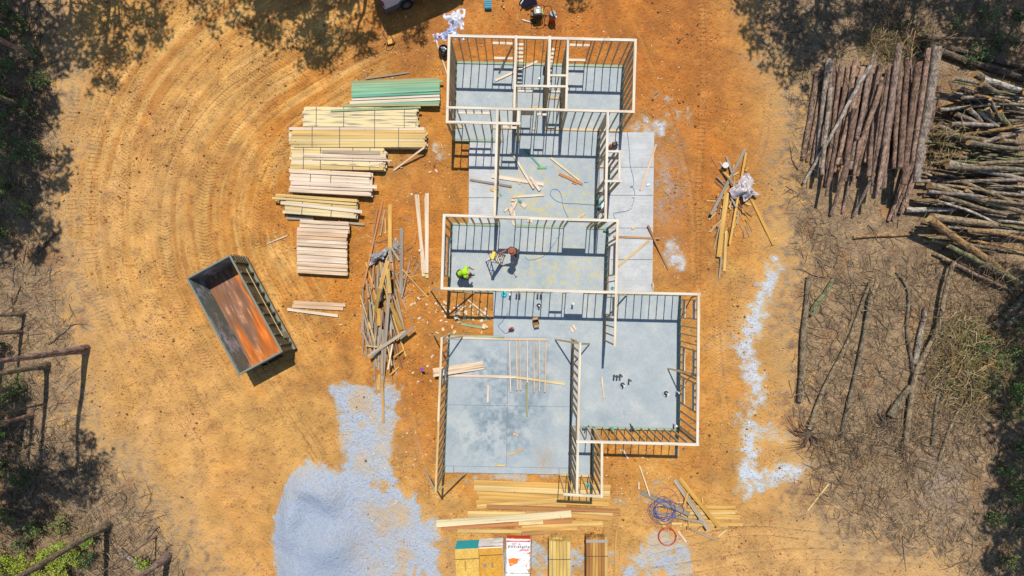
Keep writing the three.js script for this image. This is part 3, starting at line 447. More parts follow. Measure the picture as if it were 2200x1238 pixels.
bundle('longest yellow pine bundle, ragged at its house end, with four straps', Z5(335, 850), Z5(1955, 858), { rows: 7, layers: 9, bw: 6.0 * PXM, mats: [...M.pine, M.white[1], M.yellow[2]], bands: [0.17, 0.37, 0.625, 0.8], ragged: 0.15 });
bundle('pine bundle with loose boards on top, third of the strapped bundles', Z5(350, 1095), Z5(1470, 1110), { rows: 7, layers: 8, bw: 6.8 * PXM, mats: [...M.pine, M.white[1]], bands: [0.14, 0.32, 0.66, 0.84], ragged: 0.12, top: 0.38 });
bundle('pale white pine bundle under staggered loose boards', Z6(288, 172), Z6(1092, 212), { rows: 6, layers: 8, bw: 8.2 * PXM, mats: M.white, bands: [0.25, 0.5], ragged: 0.1, top: 0.38 });
bundle('yellowish pine bundle crossed by one long white board', Z6(225, 402), Z6(945, 458), { rows: 6, layers: 8, bw: 6.6 * PXM, mats: [...M.pine, M.green[1]], bands: [0.26, 0.66], ragged: 0.13, top: 0.38 });

// loose boards on the bundles
const LB = 'loose boards lying on the strapped bundles';
lay('loose_board', 'grey plank lying on the third strapped bundle', 'board', LB, Z5(715, 1018), Z5(1405, 1036), 0.17, 0.035, M.grey, 0.5);
lay('loose_board', 'broad white board lying along the third strapped bundle', 'board', LB, Z5(500, 1058), Z5(1475, 1086), 0.19, 0.035, M.white, 0.5);
lay('loose_board', 'thin white stick overhanging the third strapped bundle', 'board', LB, Z5(600, 1105), Z5(1545, 1126), 0.08, 0.05, M.white, 0.5);
lay('loose_board', 'stained brownish plank lying on the third strapped bundle', 'board', LB, Z5(710, 1145), Z5(1395, 1180), 0.2, 0.035, M.weathered, 0.5);
for (const [a, b, c, d, w, l] of [[290, 78, 1085, 122, 0.19, 'white board along the far edge of the pale bundle'], [300, 198, 1145, 236, 0.19, 'longest white board on the pale bundle, sticking out'], [285, 240, 1100, 268, 0.13, 'narrow white board on the pale bundle'], [275, 268, 1088, 312, 0.17, 'pale board along the near edge of the pale bundle']]) lay('loose_board', l, 'board', LB, Z6(a, b), Z6(c, d), w, 0.05, M.white, 0.46);
lay('loose_board', 'pine board sticking out past the forest end of the yellowish bundle', 'board', LB, Z6(145, 318), Z6(950, 372), 0.15, 0.05, M.pine, 0.46);
lay('loose_board', 'narrow pine board sticking out farthest to the forest side', 'board', LB, Z6(110, 346), Z6(940, 408), 0.11, 0.05, M.pine, 0.46);
lay('loose_board', 'long white board lying askew across the yellowish bundle', 'board', LB, Z6(193, 390), Z6(998, 482), 0.18, 0.05, M.white, 0.48);
lay('dunnage_board', 'grey timber on the dirt behind the stud stack', 'board', undefined, Z6(255, 538), Z6(520, 548), 0.2, 0.09, M.grey, 0.1);
lay('dunnage_board', 'pale timber end sticking out beside the stud stack', 'board', undefined, Z6(780, 584), Z6(1022, 606), 0.12, 0.09, M.grey, 0.1);

// the unstrapped stack of treated boards
{
  const G = 'unstrapped treated boards';
  for (const x of [1180, 1960]) lay('dunnage_board', x < 1500 ? 'timber runner under the treated boards, forest end' : 'timber runner under the treated boards, house end', 'board', undefined, Z5(x, 200), Z5(x - 14, 490), 0.09, 0.09, M.brown, 0.05);
  for (let k = 0; k < 4; k++) for (let r = 0; r < 8; r++) lay('treated_board', 'teal treated board lower in the unstrapped stack', 'board', G, Z5(1075 + rr(-6, 6), 228 + r * 33), Z5(2112 + rr(-10, 10), 190 + r * 34), 5.8 * PXM, 0.04, M.teal, 0.18 + k * 0.04);
  const T = (n, l, a, b, c, d, w, m, t = 0.04, h = 0.34) => lay('treated_board', l, 'board', n, Z5(a, b), Z5(c, d), w * PXM, t, m, h);
  T(G, 'pale greenish board at the far edge of the treated stack', 1060, 194, 2105, 140, 6, M.green);
  T(G, 'teal board sticking out farthest to the house side', 1070, 226, 2152, 184, 4.5, M.teal);
  for (const [a, b, c, d, w] of [[1070, 252, 2115, 212, 4.5], [1070, 276, 2115, 238, 5], [1070, 308, 2115, 266, 6.5], [1070, 338, 2118, 294, 5.5], [1075, 366, 2120, 322, 5.5]]) T(G, 'bright teal board on top of the treated stack', a, b, c, d, w, M.teal);
  T(undefined, 'narrow white board among the teal ones', 1075, 402, 2115, 360, 4, M.white); T(undefined, 'broad white board on the treated stack, beside the narrow one', 1048, 440, 2120, 400, 6, M.white);
  T(G, 'teal board next to the broad white one', 1050, 466, 2115, 440, 5, M.teal); T(undefined, 'green board at the near edge of the treated stack', 950, 474, 2110, 470, 5.5, M.green);
  T(undefined, 'green board resting partly on the grey bundle', 825, 538, 1890, 500, 4, M.green, 0.05, 0.5);
  T(undefined, 'thin pale board on the dirt above the treated stack', 1232, 165, 1756, 86, 3, M.grey, 0.05, 0.05);
}
// the stack of short studs
{
  const G = 'short studs in the unstrapped stack';
  for (const x of [450, 780]) lay('dunnage_board', x < 600 ? 'runner under the short studs, forest end' : 'runner under the short studs, house end', 'board', undefined, Z6(x, 570), Z6(x - 10, 1085), 0.09, 0.09, M.brown, 0.05);
  for (let k = 0; k < 5; k++) for (let r = 0; r < 14; r++) { if (k === 4 && (r === 1 || r === 7)) continue; const y = 578 + r * 37.6, j = rr(-8, 8); lay('stud_board', k < 4 ? 'short pinkish stud lower in the unstrapped stack' : 'short pinkish stud on top of the unstrapped stack', 'board', G, Z6(358 + rr(-6, 6) + (r < 2 ? 30 : 0), y + rr(-2, 2)), Z6(850 + j + (r < 3 ? 22 : 0), y + 26 + rr(-3, 3)), 7.4 * PXM, 0.045, M.pink, 0.15 + k * 0.045); }
  for (const [y, w] of [[690, 8], [800, 6], [880, 8], [1000, 5]]) lay('stud_board', 'short pinkish stud lying loose over the top of the stack', 'board', G, Z6(360 + rr(-4, 4), y), Z6(852 + rr(-6, 6), y + 30), w * PXM, 0.045, M.pink, 0.38);
}
// single boards on the dirt
const one = (label, a, b, w, mats, t = 0.04, h = 0.05, name = 'single_board') => lay(name, label, 'board', undefined, a, b, w, t, mats, h);
one('long board leaning off the third bundle down to the dirt', Z5(1560, 1235), Z5(1945, 992), 0.09, M.pink, 0.045, 0.2);
one('yellow board under the pair of long white boards', Z6(1545, 315), Z6(1605, 1118), 0.17, M.pine); one('second yellow board under the pair of long white boards', Z6(1628, 340), Z6(1640, 1135), 0.17, M.pine);
one('long white board nearer the scrap heap, one of a pair', Z6(1532, 312), Z6(1612, 1085), 0.17, M.white, 0.04, 0.1); one('long white board nearer the house, one of a pair', Z6(1638, 300), Z6(1636, 1086), 0.19, M.white, 0.04, 0.1);
one('pale stick on the dirt beside the stud stack', Z6(60, 796), Z6(264, 716), 0.06, M.pink);
one('pale thick board, upper of three beside the container', Z7(130, 384), Z7(606, 408), 0.18, M.pink, 0.09, 0.1); one('pale thick board, middle of three beside the container', Z7(118, 415), Z7(584, 442), 0.18, M.pink, 0.09, 0.1); one('pale thick board, lowest of three beside the container', Z7(72, 446), Z7(536, 508), 0.15, M.pink, 0.09, 0.1);

// ------------------------------------------------------------------ beams lying in front of the garage
{
  const Q = (x, y) => [920 + x / 4.783, 1020 + y / 4.783], G = 'yellow beams strewn in front of the garage';
  const bm = (l, a, b, c, d, w, m = M.lvl, h = 0.1, g = G) => lay('wood_beam', l, 'beam', g, Q(a, b), Q(c, d), w * PXM, 0.045, m, h);
  const C = 'yellow stamped beam in the strewn layer';
  bm(C, 470, 86, 1875, 138, 12); bm(C, 470, 138, 1870, 200, 12); bm(C, 500, 205, 1870, 262, 12); bm(C, 520, 240, 1860, 300, 11); bm(C, 490, 292, 1420, 330, 11); bm(C, 500, 330, 1350, 258, 10);
  bm('brownish beam whose end sticks out farthest toward the blue hose', 600, 325, 1975, 384, 9, M.tan, 0.15, undefined); bm(C, 405, 410, 1895, 420, 12); bm(C, 1000, 380, 1890, 452, 10); bm(C, 700, 450, 1800, 520, 11); bm(C, 960, 530, 1790, 500, 10); bm(C, 900, 560, 1530, 556, 8);
  bm('orange beam along the edge of the top pale beam', 124, 572, 1480, 470, 8, M.orange, 0.2, undefined); bm('pale beam lowest on the front packs side', 300, 577, 972, 566, 8, M.pine, 0.1, undefined); bm('short orange beam end above the packs', 960, 586, 1300, 594, 8, M.tan, 0.1, undefined); bm('pale short beam between the crossing beams', 930, 500, 1180, 486, 8, M.pine, 0.2, undefined);
  bm('broad pale beam lying on top across all the others', 80, 516, 1472, 410, 15, [M.pine[2]], 0.25, undefined);
}
// ------------------------------------------------------------------ packs of sheets and joists at the front
const osbTex = dataTex(512, 512, (i, j, o) => { const a = tnoise(i, j, 512, 512, 34, 90), b = tnoise(i, j, 512, 512, 70, 40), c = tnoise(i, j, 512, 512, 5, 5), v = 0.55 * a + 0.35 * b + 0.2 * c; o[0] = enc(lerp(184, 255, v)); o[1] = enc(lerp(140, 236, v)); o[2] = enc(lerp(60, 150, v)); });
const osb = (c) => new THREE.MeshStandardMaterial({ map: osbTex, color: new THREE.Color(c), roughness: 0.85 });
function sheetPack(label, cx, y0, hgt, wide, len, turn, build) {
  const g = thing('sheet_pack', label, 'sheet pack', 'packs at the front of the site'), p = P(cx, y0, hgt); const base = hAt(p[0], p[1] + 1);
  g.position.set(p[0], base, p[1]); g.rotation.y = turn; build(g, wide, len, hgt); flat([[p[0] - wide / 2, p[1]], [p[0] + wide / 2, p[1]], [p[0] + wide / 2, p[1] + len], [p[0] - wide / 2, p[1] + len]], base + hgt); return g;
}
const sheets = (g, w, l, h, mat, n = 26) => { for (let k = 0; k < n; k++) { const t = (h - 0.1) / n; const m = part(g, 'sheet', new THREE.BoxGeometry(w - 0.012 + rr(-0.006, 0.006), t * 0.93, l), mat); m.position.set(rr(-0.004, 0.004), 0.1 + t * (k + 0.5), l / 2 + rr(-0.004, 0.004)); } for (const z of [0.4, l - 0.4]) part(g, 'runner', boxAt(w, 0.09, 0.09, 0, 0.05, z), M.brown[0]); };
sheetPack('strand board pack with a teal painted end', 1002.5, 1179, 0.98, 1.2, 2.44, 0.05, (g, w, l, h) => {
  sheets(g, w, l, h, osb(0xfff6d8)); part(g, 'painted_end', boxAt(w - 0.004, h - 0.1, 0.012, 0, h / 2 + 0.05, -0.012), std(0x10b4c4, 0.7));
  part(g, 'strap', merged([boxAt(w + 0.02, 0.006, 0.03, 0, h + 0.006, 0.52), boxAt(0.006, h - 0.1, 0.03, w / 2 + 0.012, h / 2 + 0.05, 0.52), boxAt(0.006, h - 0.1, 0.03, -w / 2 - 0.012, h / 2 + 0.05, 0.52)]), STRAP);
  part(g, 'grade_stamp', boxAt(0.07, 0.003, 0.5, -0.1, h + 0.003, 0.85), std(0xb09040, 0.9));
});
function crumpled(w, d, nx, nz, amp, fn, seed = 1) { const g = new THREE.PlaneGeometry(w, d, nx, nz).rotateX(-Math.PI / 2), p = g.attributes.position; for (let i = 0; i < p.count; i++) { const x = p.getX(i), z = p.getZ(i); const r = 1 - Math.abs(fbm(x * 3.2 + seed * 7, z * 3.2 + seed, 3) * 2 - 1); p.setY(i, amp * r + (fn ? fn(x, z) : 0)); } g.computeVertexNormals(); return g; }
sheetPack('strand board pack with a white wrap over its end', 1054, 1176, 0.9, 1.2, 2.44, 0.05, (g, w, l, h) => {
  sheets(g, w, l, h, osb(0xf4d690));
  const end = crumpled(w + 0.06, h - 0.06, 24, 18, 0.05, null, 4).rotateX(-Math.PI / 2).translate(0, h / 2 + 0.03, -0.02); part(g, 'wrap', end, new THREE.MeshStandardMaterial({ color: col(0xf4f6fb), roughness: 0.5, side: THREE.DoubleSide }));
  part(g, 'wrap_edge', merged([boxAt(0.012, h - 0.2, l, w / 2 + 0.012, h / 2 + 0.09, l / 2), boxAt(w + 0.02, 0.008, 0.05, 0, h + 0.006, 0.01)]), WHITEP);
  part(g, 'strap', merged([boxAt(w + 0.02, 0.008, 0.03, 0, h + 0.008, 0.4), boxAt(0.006, h - 0.2, 0.03, w / 2 + 0.024, h / 2 + 0.09, 0.4)]), STRAP);
  part(g, 'label_spot', cyl(0.1, 0.1, 0.004, 20, -0.33, h + 0.004, 0.92), std(0x8c8c90, 0.8)); part(g, 'grade_stamp', boxAt(0.12, 0.003, 0.3, 0.05, h + 0.003, 0.9), std(0xa48a58, 0.9)); part(g, 'grade_stamp', boxAt(0.8, 0.003, 0.2, 0.0, h + 0.003, 1.72), std(0xa89878, 0.9));
});
{ // printed white wrap, read from the street side
  const c = document.createElement('canvas'); c.width = 512; c.height = 1024; const x = c.getContext('2d');
  x.fillStyle = '#fbfcff'; x.fillRect(0, 0, 512, 1024); x.save(); x.translate(512, 1024); x.rotate(Math.PI);
  x.fillStyle = '#c01f5c'; x.fillRect(20, 952, 472, 34); x.fillStyle = '#f3d9e4'; for (let k = 0; k < 26; k++) x.fillRect(70 + k * 14, 962, 8 + (k % 3) * 2, 12);
  x.fillStyle = '#e0446c'; x.beginPath(); x.ellipse(350, 912, 46, 20, 0, 0, 7); x.fill(); x.fillStyle = '#fff'; x.beginPath(); x.ellipse(350, 912, 30, 9, 0, 0, 7); x.fill(); x.fillStyle = '#5a4a58'; x.fillRect(180, 906, 110, 9); x.fillRect(220, 898, 30, 24);
  x.fillStyle = '#3c4048'; x.font = 'bold 92px sans-serif'; x.fillText('tuffstrand', 30, 872, 440); x.fillStyle = '#e86a96'; x.fillRect(40, 745, 190, 42); x.fillStyle = '#fbe3ec'; for (let k = 0; k < 11; k++) x.fillRect(56 + k * 15, 760, 9, 13);
  x.restore();
  x.fillStyle = '#ee8a34'; x.beginPath(); x.moveTo(50, 480); x.lineTo(150, 440); x.lineTo(260, 452); x.lineTo(258, 560); x.lineTo(170, 590); x.lineTo(90, 650); x.lineTo(70, 560); x.fill();
  x.fillStyle = '#ef8a44'; x.beginPath(); x.moveTo(430, 330); x.lineTo(500, 300); x.lineTo(512, 350); x.lineTo(440, 352); x.fill(); x.beginPath(); x.moveTo(440, 700); x.lineTo(512, 690); x.lineTo(490, 800); x.fill();
  const d = x.getImageData(0, 0, 512, 1024); for (let i = 0; i < d.data.length; i += 4) for (let k = 0; k < 3; k++) d.data[i + k] = enc(d.data[i + k]); x.putImageData(d, 0, 0);
  const t = new THREE.CanvasTexture(c); t.colorSpace = THREE.SRGBColorSpace;
  sheetPack('white printed wrap pack with a red end, between sheets and joists', 1114, 1158, 0.42, 1.26, 2.3, -0.02, (g, w, l, h) => {
    sheets(g, w, l, h - 0.04, osb(0xf0a050), 10);
    const topg = crumpled(w + 0.04, l, 44, 80, 0.12, (a, b) => -0.1 * sstep(0.5 * w - 0.06, 0.5 * w + 0.03, Math.abs(a)), 9).translate(0, h - 0.07, l / 2);
    part(g, 'printed_wrap', topg, new THREE.MeshStandardMaterial({ map: t, roughness: 0.45, side: THREE.DoubleSide }));
    for (const s of [-1, 1]) part(g, 'wrap_side', crumpled(h - 0.08, l, 8, 60, 0.06, null, 3 + s).rotateZ(s * -Math.PI / 2).translate(s * (w / 2 + 0.005), h / 2, l / 2), new THREE.MeshStandardMaterial({ color: col(0xf6f8fc), roughness: 0.45, side: THREE.DoubleSide }));
    part(g, 'red_end', boxAt(w - 0.02, h - 0.12, 0.012, 0, h / 2 + 0.03, -0.012), std(0xe8532c, 0.7));
    part(g, 'strap', boxAt(w + 0.04, 0.006, 0.025, 0, h + 0.03, 1.78), STRAP);
  });
}
function joistPack(label, cx, y0, hgt, n, mats, greyEnd) {
  const w = 1.1, l = 2.6, g = thing('joist_pack', label, 'joist pack', 'packs at the front of the site'), p = P(cx, y0, hgt), base = hAt(p[0], p[1] + 1); g.position.set(p[0], base, p[1]);
  const bw = w / n; for (let k = 0; k < n; k++) for (let r = 0; r < 2; r++) { const m = part(g, 'joist', BX(), pick(mats)), z0 = rr(-0.06, 0.06); m.rotation.y = Math.PI / 2; m.scale.set(l, (hgt - 0.1) / 2 - 0.006, bw - 0.012); m.position.set(-w / 2 + bw * (k + 0.5), 0.1 + (hgt - 0.1) / 2 * (r + 0.5) + rr(-0.003, 0.003), l / 2 + z0); }
  for (const z of [0.4, l - 0.4]) part(g, 'runner', boxAt(w, 0.09, 0.09, 0, 0.05, z), M.brown[0]);
  if (greyEnd) part(g, 'end_cover', crumpled(w + 0.02, 0.16, 20, 4, 0.02, null, 8).translate(0, hgt + 0.005, 0.16), new THREE.MeshStandardMaterial({ color: col(0xa8a49c), roughness: 0.6, side: THREE.DoubleSide }));
  part(g, 'strap', merged([boxAt(w + 0.02, 0.006, 0.03, 0, hgt + 0.008, 0.95), boxAt(0.006, hgt - 0.1, 0.03, w / 2 + 0.008, hgt / 2 + 0.05, 0.95), boxAt(0.006, hgt - 0.1, 0.03, -w / 2 - 0.008, hgt / 2 + 0.05, 0.95)]), STRAP);
}
joistPack('yellow joist pack beside the printed white pack', 1202.5, 1163, 0.72, 6, [wood(0xf0d07a), wood(0xe8c468), wood(0xf4d98c)], false);
joistPack('brown and yellow joist pack with a grey wrapped end', 1282.5, 1156, 0.62, 7, [wood(0xe0b05c), wood(0xc08a44), wood(0xe8c27a), wood(0xb67e3c)], true);
one('narrow yellow board beside the brown joist pack', [1324, 1142], [1320, 1260], 0.08, M.lvl, 0.05); one('thin yellow strip leaning away beside the brown joist pack', [1335, 1155], [1328, 1250], 0.03, M.lvl, 0.03);

// ------------------------------------------------------------------ scrap heaps
function heap(list, Q, scale) { for (const [l, a, b, c, d, w, m, h = 0.2, t = 0.04, g] of list) lay('scrap_board', l, 'scrap wood', g, Q(a, b), Q(c, d), w / scale * PXM * 1.02, t, m, h); }
{ // long heap between the lumber and the house
  const Q = (x, y) => [760 + x / 5.895, 430 + y / 5.895], R = (x, y) => [760 + x / 5.38, 620 + y / 5.38];
  const G = 'small sticks strewn in the long scrap heap', GB = 'grey and tan scrap boards in the long scrap heap';
  for (let k = 0; k < 90; k++) { const x = rr(790, 890) + rr(-8, 8), y = rr(475, 700), a = rr(0, 6.3), l = rr(6, 22); lay('scrap_stick', 'short splintered stick in the long scrap heap', 'stick', G, [x, y], [x + Math.cos(a) * l, y + Math.sin(a) * l], rr(0.02, 0.05), 0.025, pick([M.yellow, M.tan, M.grey, M.brown]), 0.08); }
  for (let k = 0; k < 84; k++) { const x = rr(778, 848), y = rr(540, 720), l = rr(40, 120), a = 1.5 + rr(-0.28, 0.2); lay('scrap_board', 'worn narrow board in the long scrap heap', 'scrap wood', GB, [x, y], [x + Math.cos(a) * l, y + Math.sin(a) * l], rr(0.05, 0.11), 0.038, pick([M.grey, M.grey, M.tan, M.yellow, M.brown]), 0.15); }
  heap([['thin yellow board standing out longest at the top of the heap', 350, 0, 115, 1105, 22, M.orange, 0.25], ['thin tan board beside the longest one', 290, 105, 215, 560, 18, M.tan], ['grey short stick near the top of the heap', 380, 120, 330, 450, 14, M.grey], ['yellow short stick near the top of the heap', 388, 225, 392, 420, 14, M.yellow],
    ['heavy yellow board rising from the top middle of the heap', 440, 45, 452, 610, 46, M.yellow, 0.3, 0.06], ['grey board continuing the heavy yellow one', 446, 600, 462, 780, 44, M.grey, 0.3], ['wide flat grey board upright in the heap nearest the white pair', 590, 345, 590, 1195, 44, M.grey, 0.35, 0.05], ['grey board crossing below the plastic', 265, 690, 440, 620, 20, M.grey, 0.3], ['grey slanting board behind the wide flat one', 470, 600, 565, 760, 24, M.grey, 0.3], ['pale grey leaning stick', 415, 690, 365, 1005, 22, M.grey, 0.3], ['second pale grey leaning stick', 345, 760, 352, 960, 22, M.grey, 0.25],
    ['bright yellow board slanting to the lower left', 470, 780, 330, 1235, 42, M.yellow, 0.35], ['yellow thick block of board at the middle', 470, 880, 475, 1180, 48, M.yellow, 0.3], ['long grey stick on the house side', 705, 770, 610, 1235, 16, M.grey, 0.15], ['short grey stick on the house side', 830, 775, 755, 930, 16, M.grey], ['short tan stick on the house side', 800, 710, 745, 835, 12, M.tan], ['yellow thin stick pointing up on the house side', 790, 385, 765, 540, 14, M.orange], ['long thin yellow strip reaching toward the braces', 620, 880, 935, 1235, 12, M.pine, 0.1, 0.025]], Q, 5.895);
  heap([['grey wide board running down the middle of the heap', 440, 80, 310, 1110, 40, M.grey, 0.4, 0.045], ['second grey board running beside it', 350, 470, 320, 1000, 24, M.grey, 0.4], ['yellow board crossing the top of the lower heap', 345, 0, 240, 275, 40, M.yellow, 0.45], ['grey board lying crosswise over the lower heap', 170, 785, 605, 490, 34, M.grey, 0.5, 0.045], ['pinkish short plank at the cross board end', 555, 570, 715, 440, 34, M.grey, 0.2], ['grey slim board leaning to the house side', 470, 0, 565, 480, 20, M.grey, 0.4], ['yellow board under the slim grey one', 462, 170, 545, 480, 40, M.yellow, 0.3], ['yellow block low in the heap', 300, 230, 300, 430, 44, M.yellow, 0.35], ['short yellow cross stick low in the heap', 130, 665, 285, 675, 20, M.yellow, 0.4, 0.04], ['yellow stick at the gravel end', 285, 1000, 275, 1180, 28, M.lvl, 0.2], ['second yellow stick reaching farthest into the gravel', 330, 1050, 335, 1560, 24, M.lvl, 0.15], ['pale pipe with dark joints', 460, 640, 425, 920, 16, M.white, 0.2], ['tan board at the gravel end', 390, 760, 440, 1110, 20, M.tan, 0.2], ['grey board toward the gravel', 230, 830, 235, 1070, 16, M.grey, 0.15], ['tan stick angled to the house side', 470, 790, 585, 705, 16, M.lvl, 0.1], ['tan wedge stick near the gravel', 420, 1000, 515, 910, 18, M.lvl, 0.15], ['narrow board along the forest side of the heap', 90, 210, 230, 680, 20, M.grey, 0.2], ['yellow thin board along the forest side of the heap', 70, 80, 250, 620, 14, M.lvl, 0.3]], R, 5.38);
}
{ // heap by the walkway
  const Q = (x, y) => [1510 + x / 4.128, 300 + y / 4.128], G = 'yellow splinters in the walkway side scrap heap';
  for (let k = 0; k < 90; k++) { const x = rr(1540, 1606) , y = rr(355, 500), a = rnd() < 0.6 ? Math.atan2(y - 420, x - 1575) + rr(-0.4, 0.4) : rr(0, 6.3), l = rr(8, 30); lay('scrap_stick', 'short splinter of scrap wood in the heap beyond the walkway', 'stick', G, [x, y], [x + Math.cos(a) * l, y + Math.sin(a) * l], rr(0.03, 0.09), 0.03, pick([M.yellow, M.lvl, M.tan, M.grey, M.brown]), 0.08); }
  heap([['grey board slanting across the walkway side heap', 400, 70, 75, 665, 26, M.grey, 0.3, 0.05], ['short grey board at the top of the walkway side heap', 222, 140, 262, 300, 18, M.grey, 0.2], ['yellow thin board running the full length of the walkway side heap', 400, 105, 250, 925, 18, M.yellow, 0.35, 0.05], ['broad yellow board at the lower end of the walkway side heap', 215, 470, 145, 1040, 40, M.yellow, 0.2], ['yellow board slanting toward the clearing edge', 415, 440, 650, 930, 24, M.yellow, 0.3, 0.05], ['yellow and white board lowest of the walkway side heap', 208, 810, 198, 1165, 24, M.lvl, 0.1], ['grey stick lowest of the walkway side heap', 155, 1040, 150, 1235, 14, M.grey, 0.05], ['grey short cross board in the walkway side heap', 165, 250, 300, 430, 18, M.grey, 0.25], ['yellow board end beside the bucket', 160, 245, 235, 340, 18, M.yellow, 0.2], ['dark thin board in the walkway side heap', 240, 460, 300, 600, 14, M.grey, 0.25], ['thin pale stick on the dirt of the walkway side heap', 55, 820, 165, 710, 8, M.pine, 0.05, 0.02], ['thin stick beside the broad yellow board', 150, 740, 100, 970, 10, M.grey, 0.08, 0.03]], Q, 4.128);
}
{ // heap by the hoses
  const Q = (x, y) => [1370 + x / 8.8, 1040 + y / 8.8], G = 'yellow splinters in the hose side scrap heap';
  for (let k = 0; k < 16; k++) { const y = rr(1088, 1130); lay('scrap_board', 'yellow flat board half buried in the hose side heap', 'scrap wood', 'half buried yellow boards in the hose side heap', [rr(1440, 1500), y], [rr(1545, 1597), y + rr(-2, 3)], rr(0.1, 0.2), 0.035, M.lvl, 0.05); }
  for (let k = 0; k < 42; k++) { const x = rr(1400, 1510), y = rr(1068, 1145), a = rr(0, 6.3), l = rr(6, 20); lay('scrap_stick', 'yellow splinter in the heap with the blue hose', 'stick', G, [x, y], [x + Math.cos(a) * l, y + Math.sin(a) * l], rr(0.03, 0.07), 0.03, pick([M.yellow, M.lvl, M.tan]), 0.06); }
  heap([['grey board lying over the blue hose coil', 90, 200, 1000, 600, 78, M.grey, 0.35, 0.045], ['grey board slanting down beside the yellow one', 740, -40, 1360, 880, 80, M.grey, 0.35, 0.045], ['yellow board longest in the hose side heap', 830, -60, 1560, 830, 78, M.yellow, 0.4, 0.045], ['slim grey board below the hose coil', 290, 560, 1250, 735, 44, M.grey, 0.3], ['grey stick lowest in the hose side heap', 1000, 850, 1490, 1070, 34, M.grey, 0.1], ['yellow board end above the red hose', 360, 600, 560, 880, 60, M.yellow, 0.25], ['short white batten beside the red hose', 775, 900, 920, 1100, 36, M.white, 0.05], ['short yellow stick away from the hose side heap', 1690, 865, 1520, 1010, 24, M.pine, 0.05], ['yellow upright stick crossing the grey board', 980, 200, 900, 470, 40, M.lvl, 0.4], ['long thin stick from the front room corner to the hoses', 40, -340, 230, 220, 24, M.pine, 0.08, 0.03]], Q, 8.8);
}
// offcuts and boards on and around the slab
{
  const Q = (x, y) => [1030 + x / 7.283, 320 + y / 7.283], B = (l, a, b, c, d, w, m, t = 0.04, h = 0.15) => lay('floor_board', l, 'board', undefined, Q(a, b), Q(c, d), w / 7.283 / 41, t, m, h);
  B('broad white board on the great room floor', 195, 420, 1005, 550, 62, M.white, 0.045); B('short white board under the crossing white one', 790, 440, 950, 650, 46, M.white, 0.045, 0.2); B('grey board lying across the patio edge', -150, 480, 505, 590, 34, M.grey, 0.05); B('long narrow white board slanting from the closet to the floor boards', 490, 20, 850, 620, 30, M.white, 0.05, 0.25); B('white board lying alone on the great room floor', 498, 755, 1012, 722, 32, M.white, 0.05); B('green treated board slanting on the great room floor', 700, 0, 945, 265, 22, M.teal, 0.05); B('short teal offcut at the foot of the green board', 905, 292, 1052, 292, 38, M.teal, 0.045); B('narrow tan board slanting on the great room floor', 1115, 140, 1565, 495, 28, M.pine, 0.05); B('orange board meeting the tan one', 1245, 390, 1615, 555, 36, M.orange, 0.045); B('short orange offcut beside the orange board', 1450, 528, 1525, 550, 22, M.orange);
  const O = (l, x, y, w, h, a, m, g) => { const q = Q(x, y), s = w / 2 / 7.283; lay('wood_offcut', l, 'offcut', g, [q[0] - Math.cos(a) * s, q[1] - Math.sin(a) * s], [q[0] + Math.cos(a) * s, q[1] + Math.sin(a) * s], h / 7.283 / 41, 0.04, m, 0.16); };
  const G = 'white offcuts piled on the great room floor'; O('teal and white block on the great room floor', 690, 880, 90, 60, 0.7, M.white); O('teal offcut beside the white pile', 630, 815, 80, 34, 0.6, M.teal); for (const [x, y, w, h, a] of [[550, 840, 110, 50, 2.2], [530, 920, 230, 44, 2.0], [420, 950, 80, 30, 2.4], [500, 990, 150, 50, 1.2], [545, 1010, 90, 26, 1.4], [530, 805, 60, 40, 0.3]]) O('white offcut in the pile on the great room floor', x, y, w, h, a, M.white, G);
  O('white square offcut beside the work room wall', 790, 1120, 80, 60, 0.1, M.white); O('short white offcut inside the work room doorway', 525, 1160, 90, 30, 1.1, M.white); O('tan offcut at the patio edge', 205, 630, 70, 60, 0.3, M.pine); O('teal offcut by the patio wall', 330, 715, 50, 30, 0.9, M.teal); O('yellow offcut leaning near the work room doorway', 1590, 1050, 150, 36, -0.7, M.pine); O('short tan offcut on the great room floor', 625, 537, 44, 20, 0.3, M.pine);
}
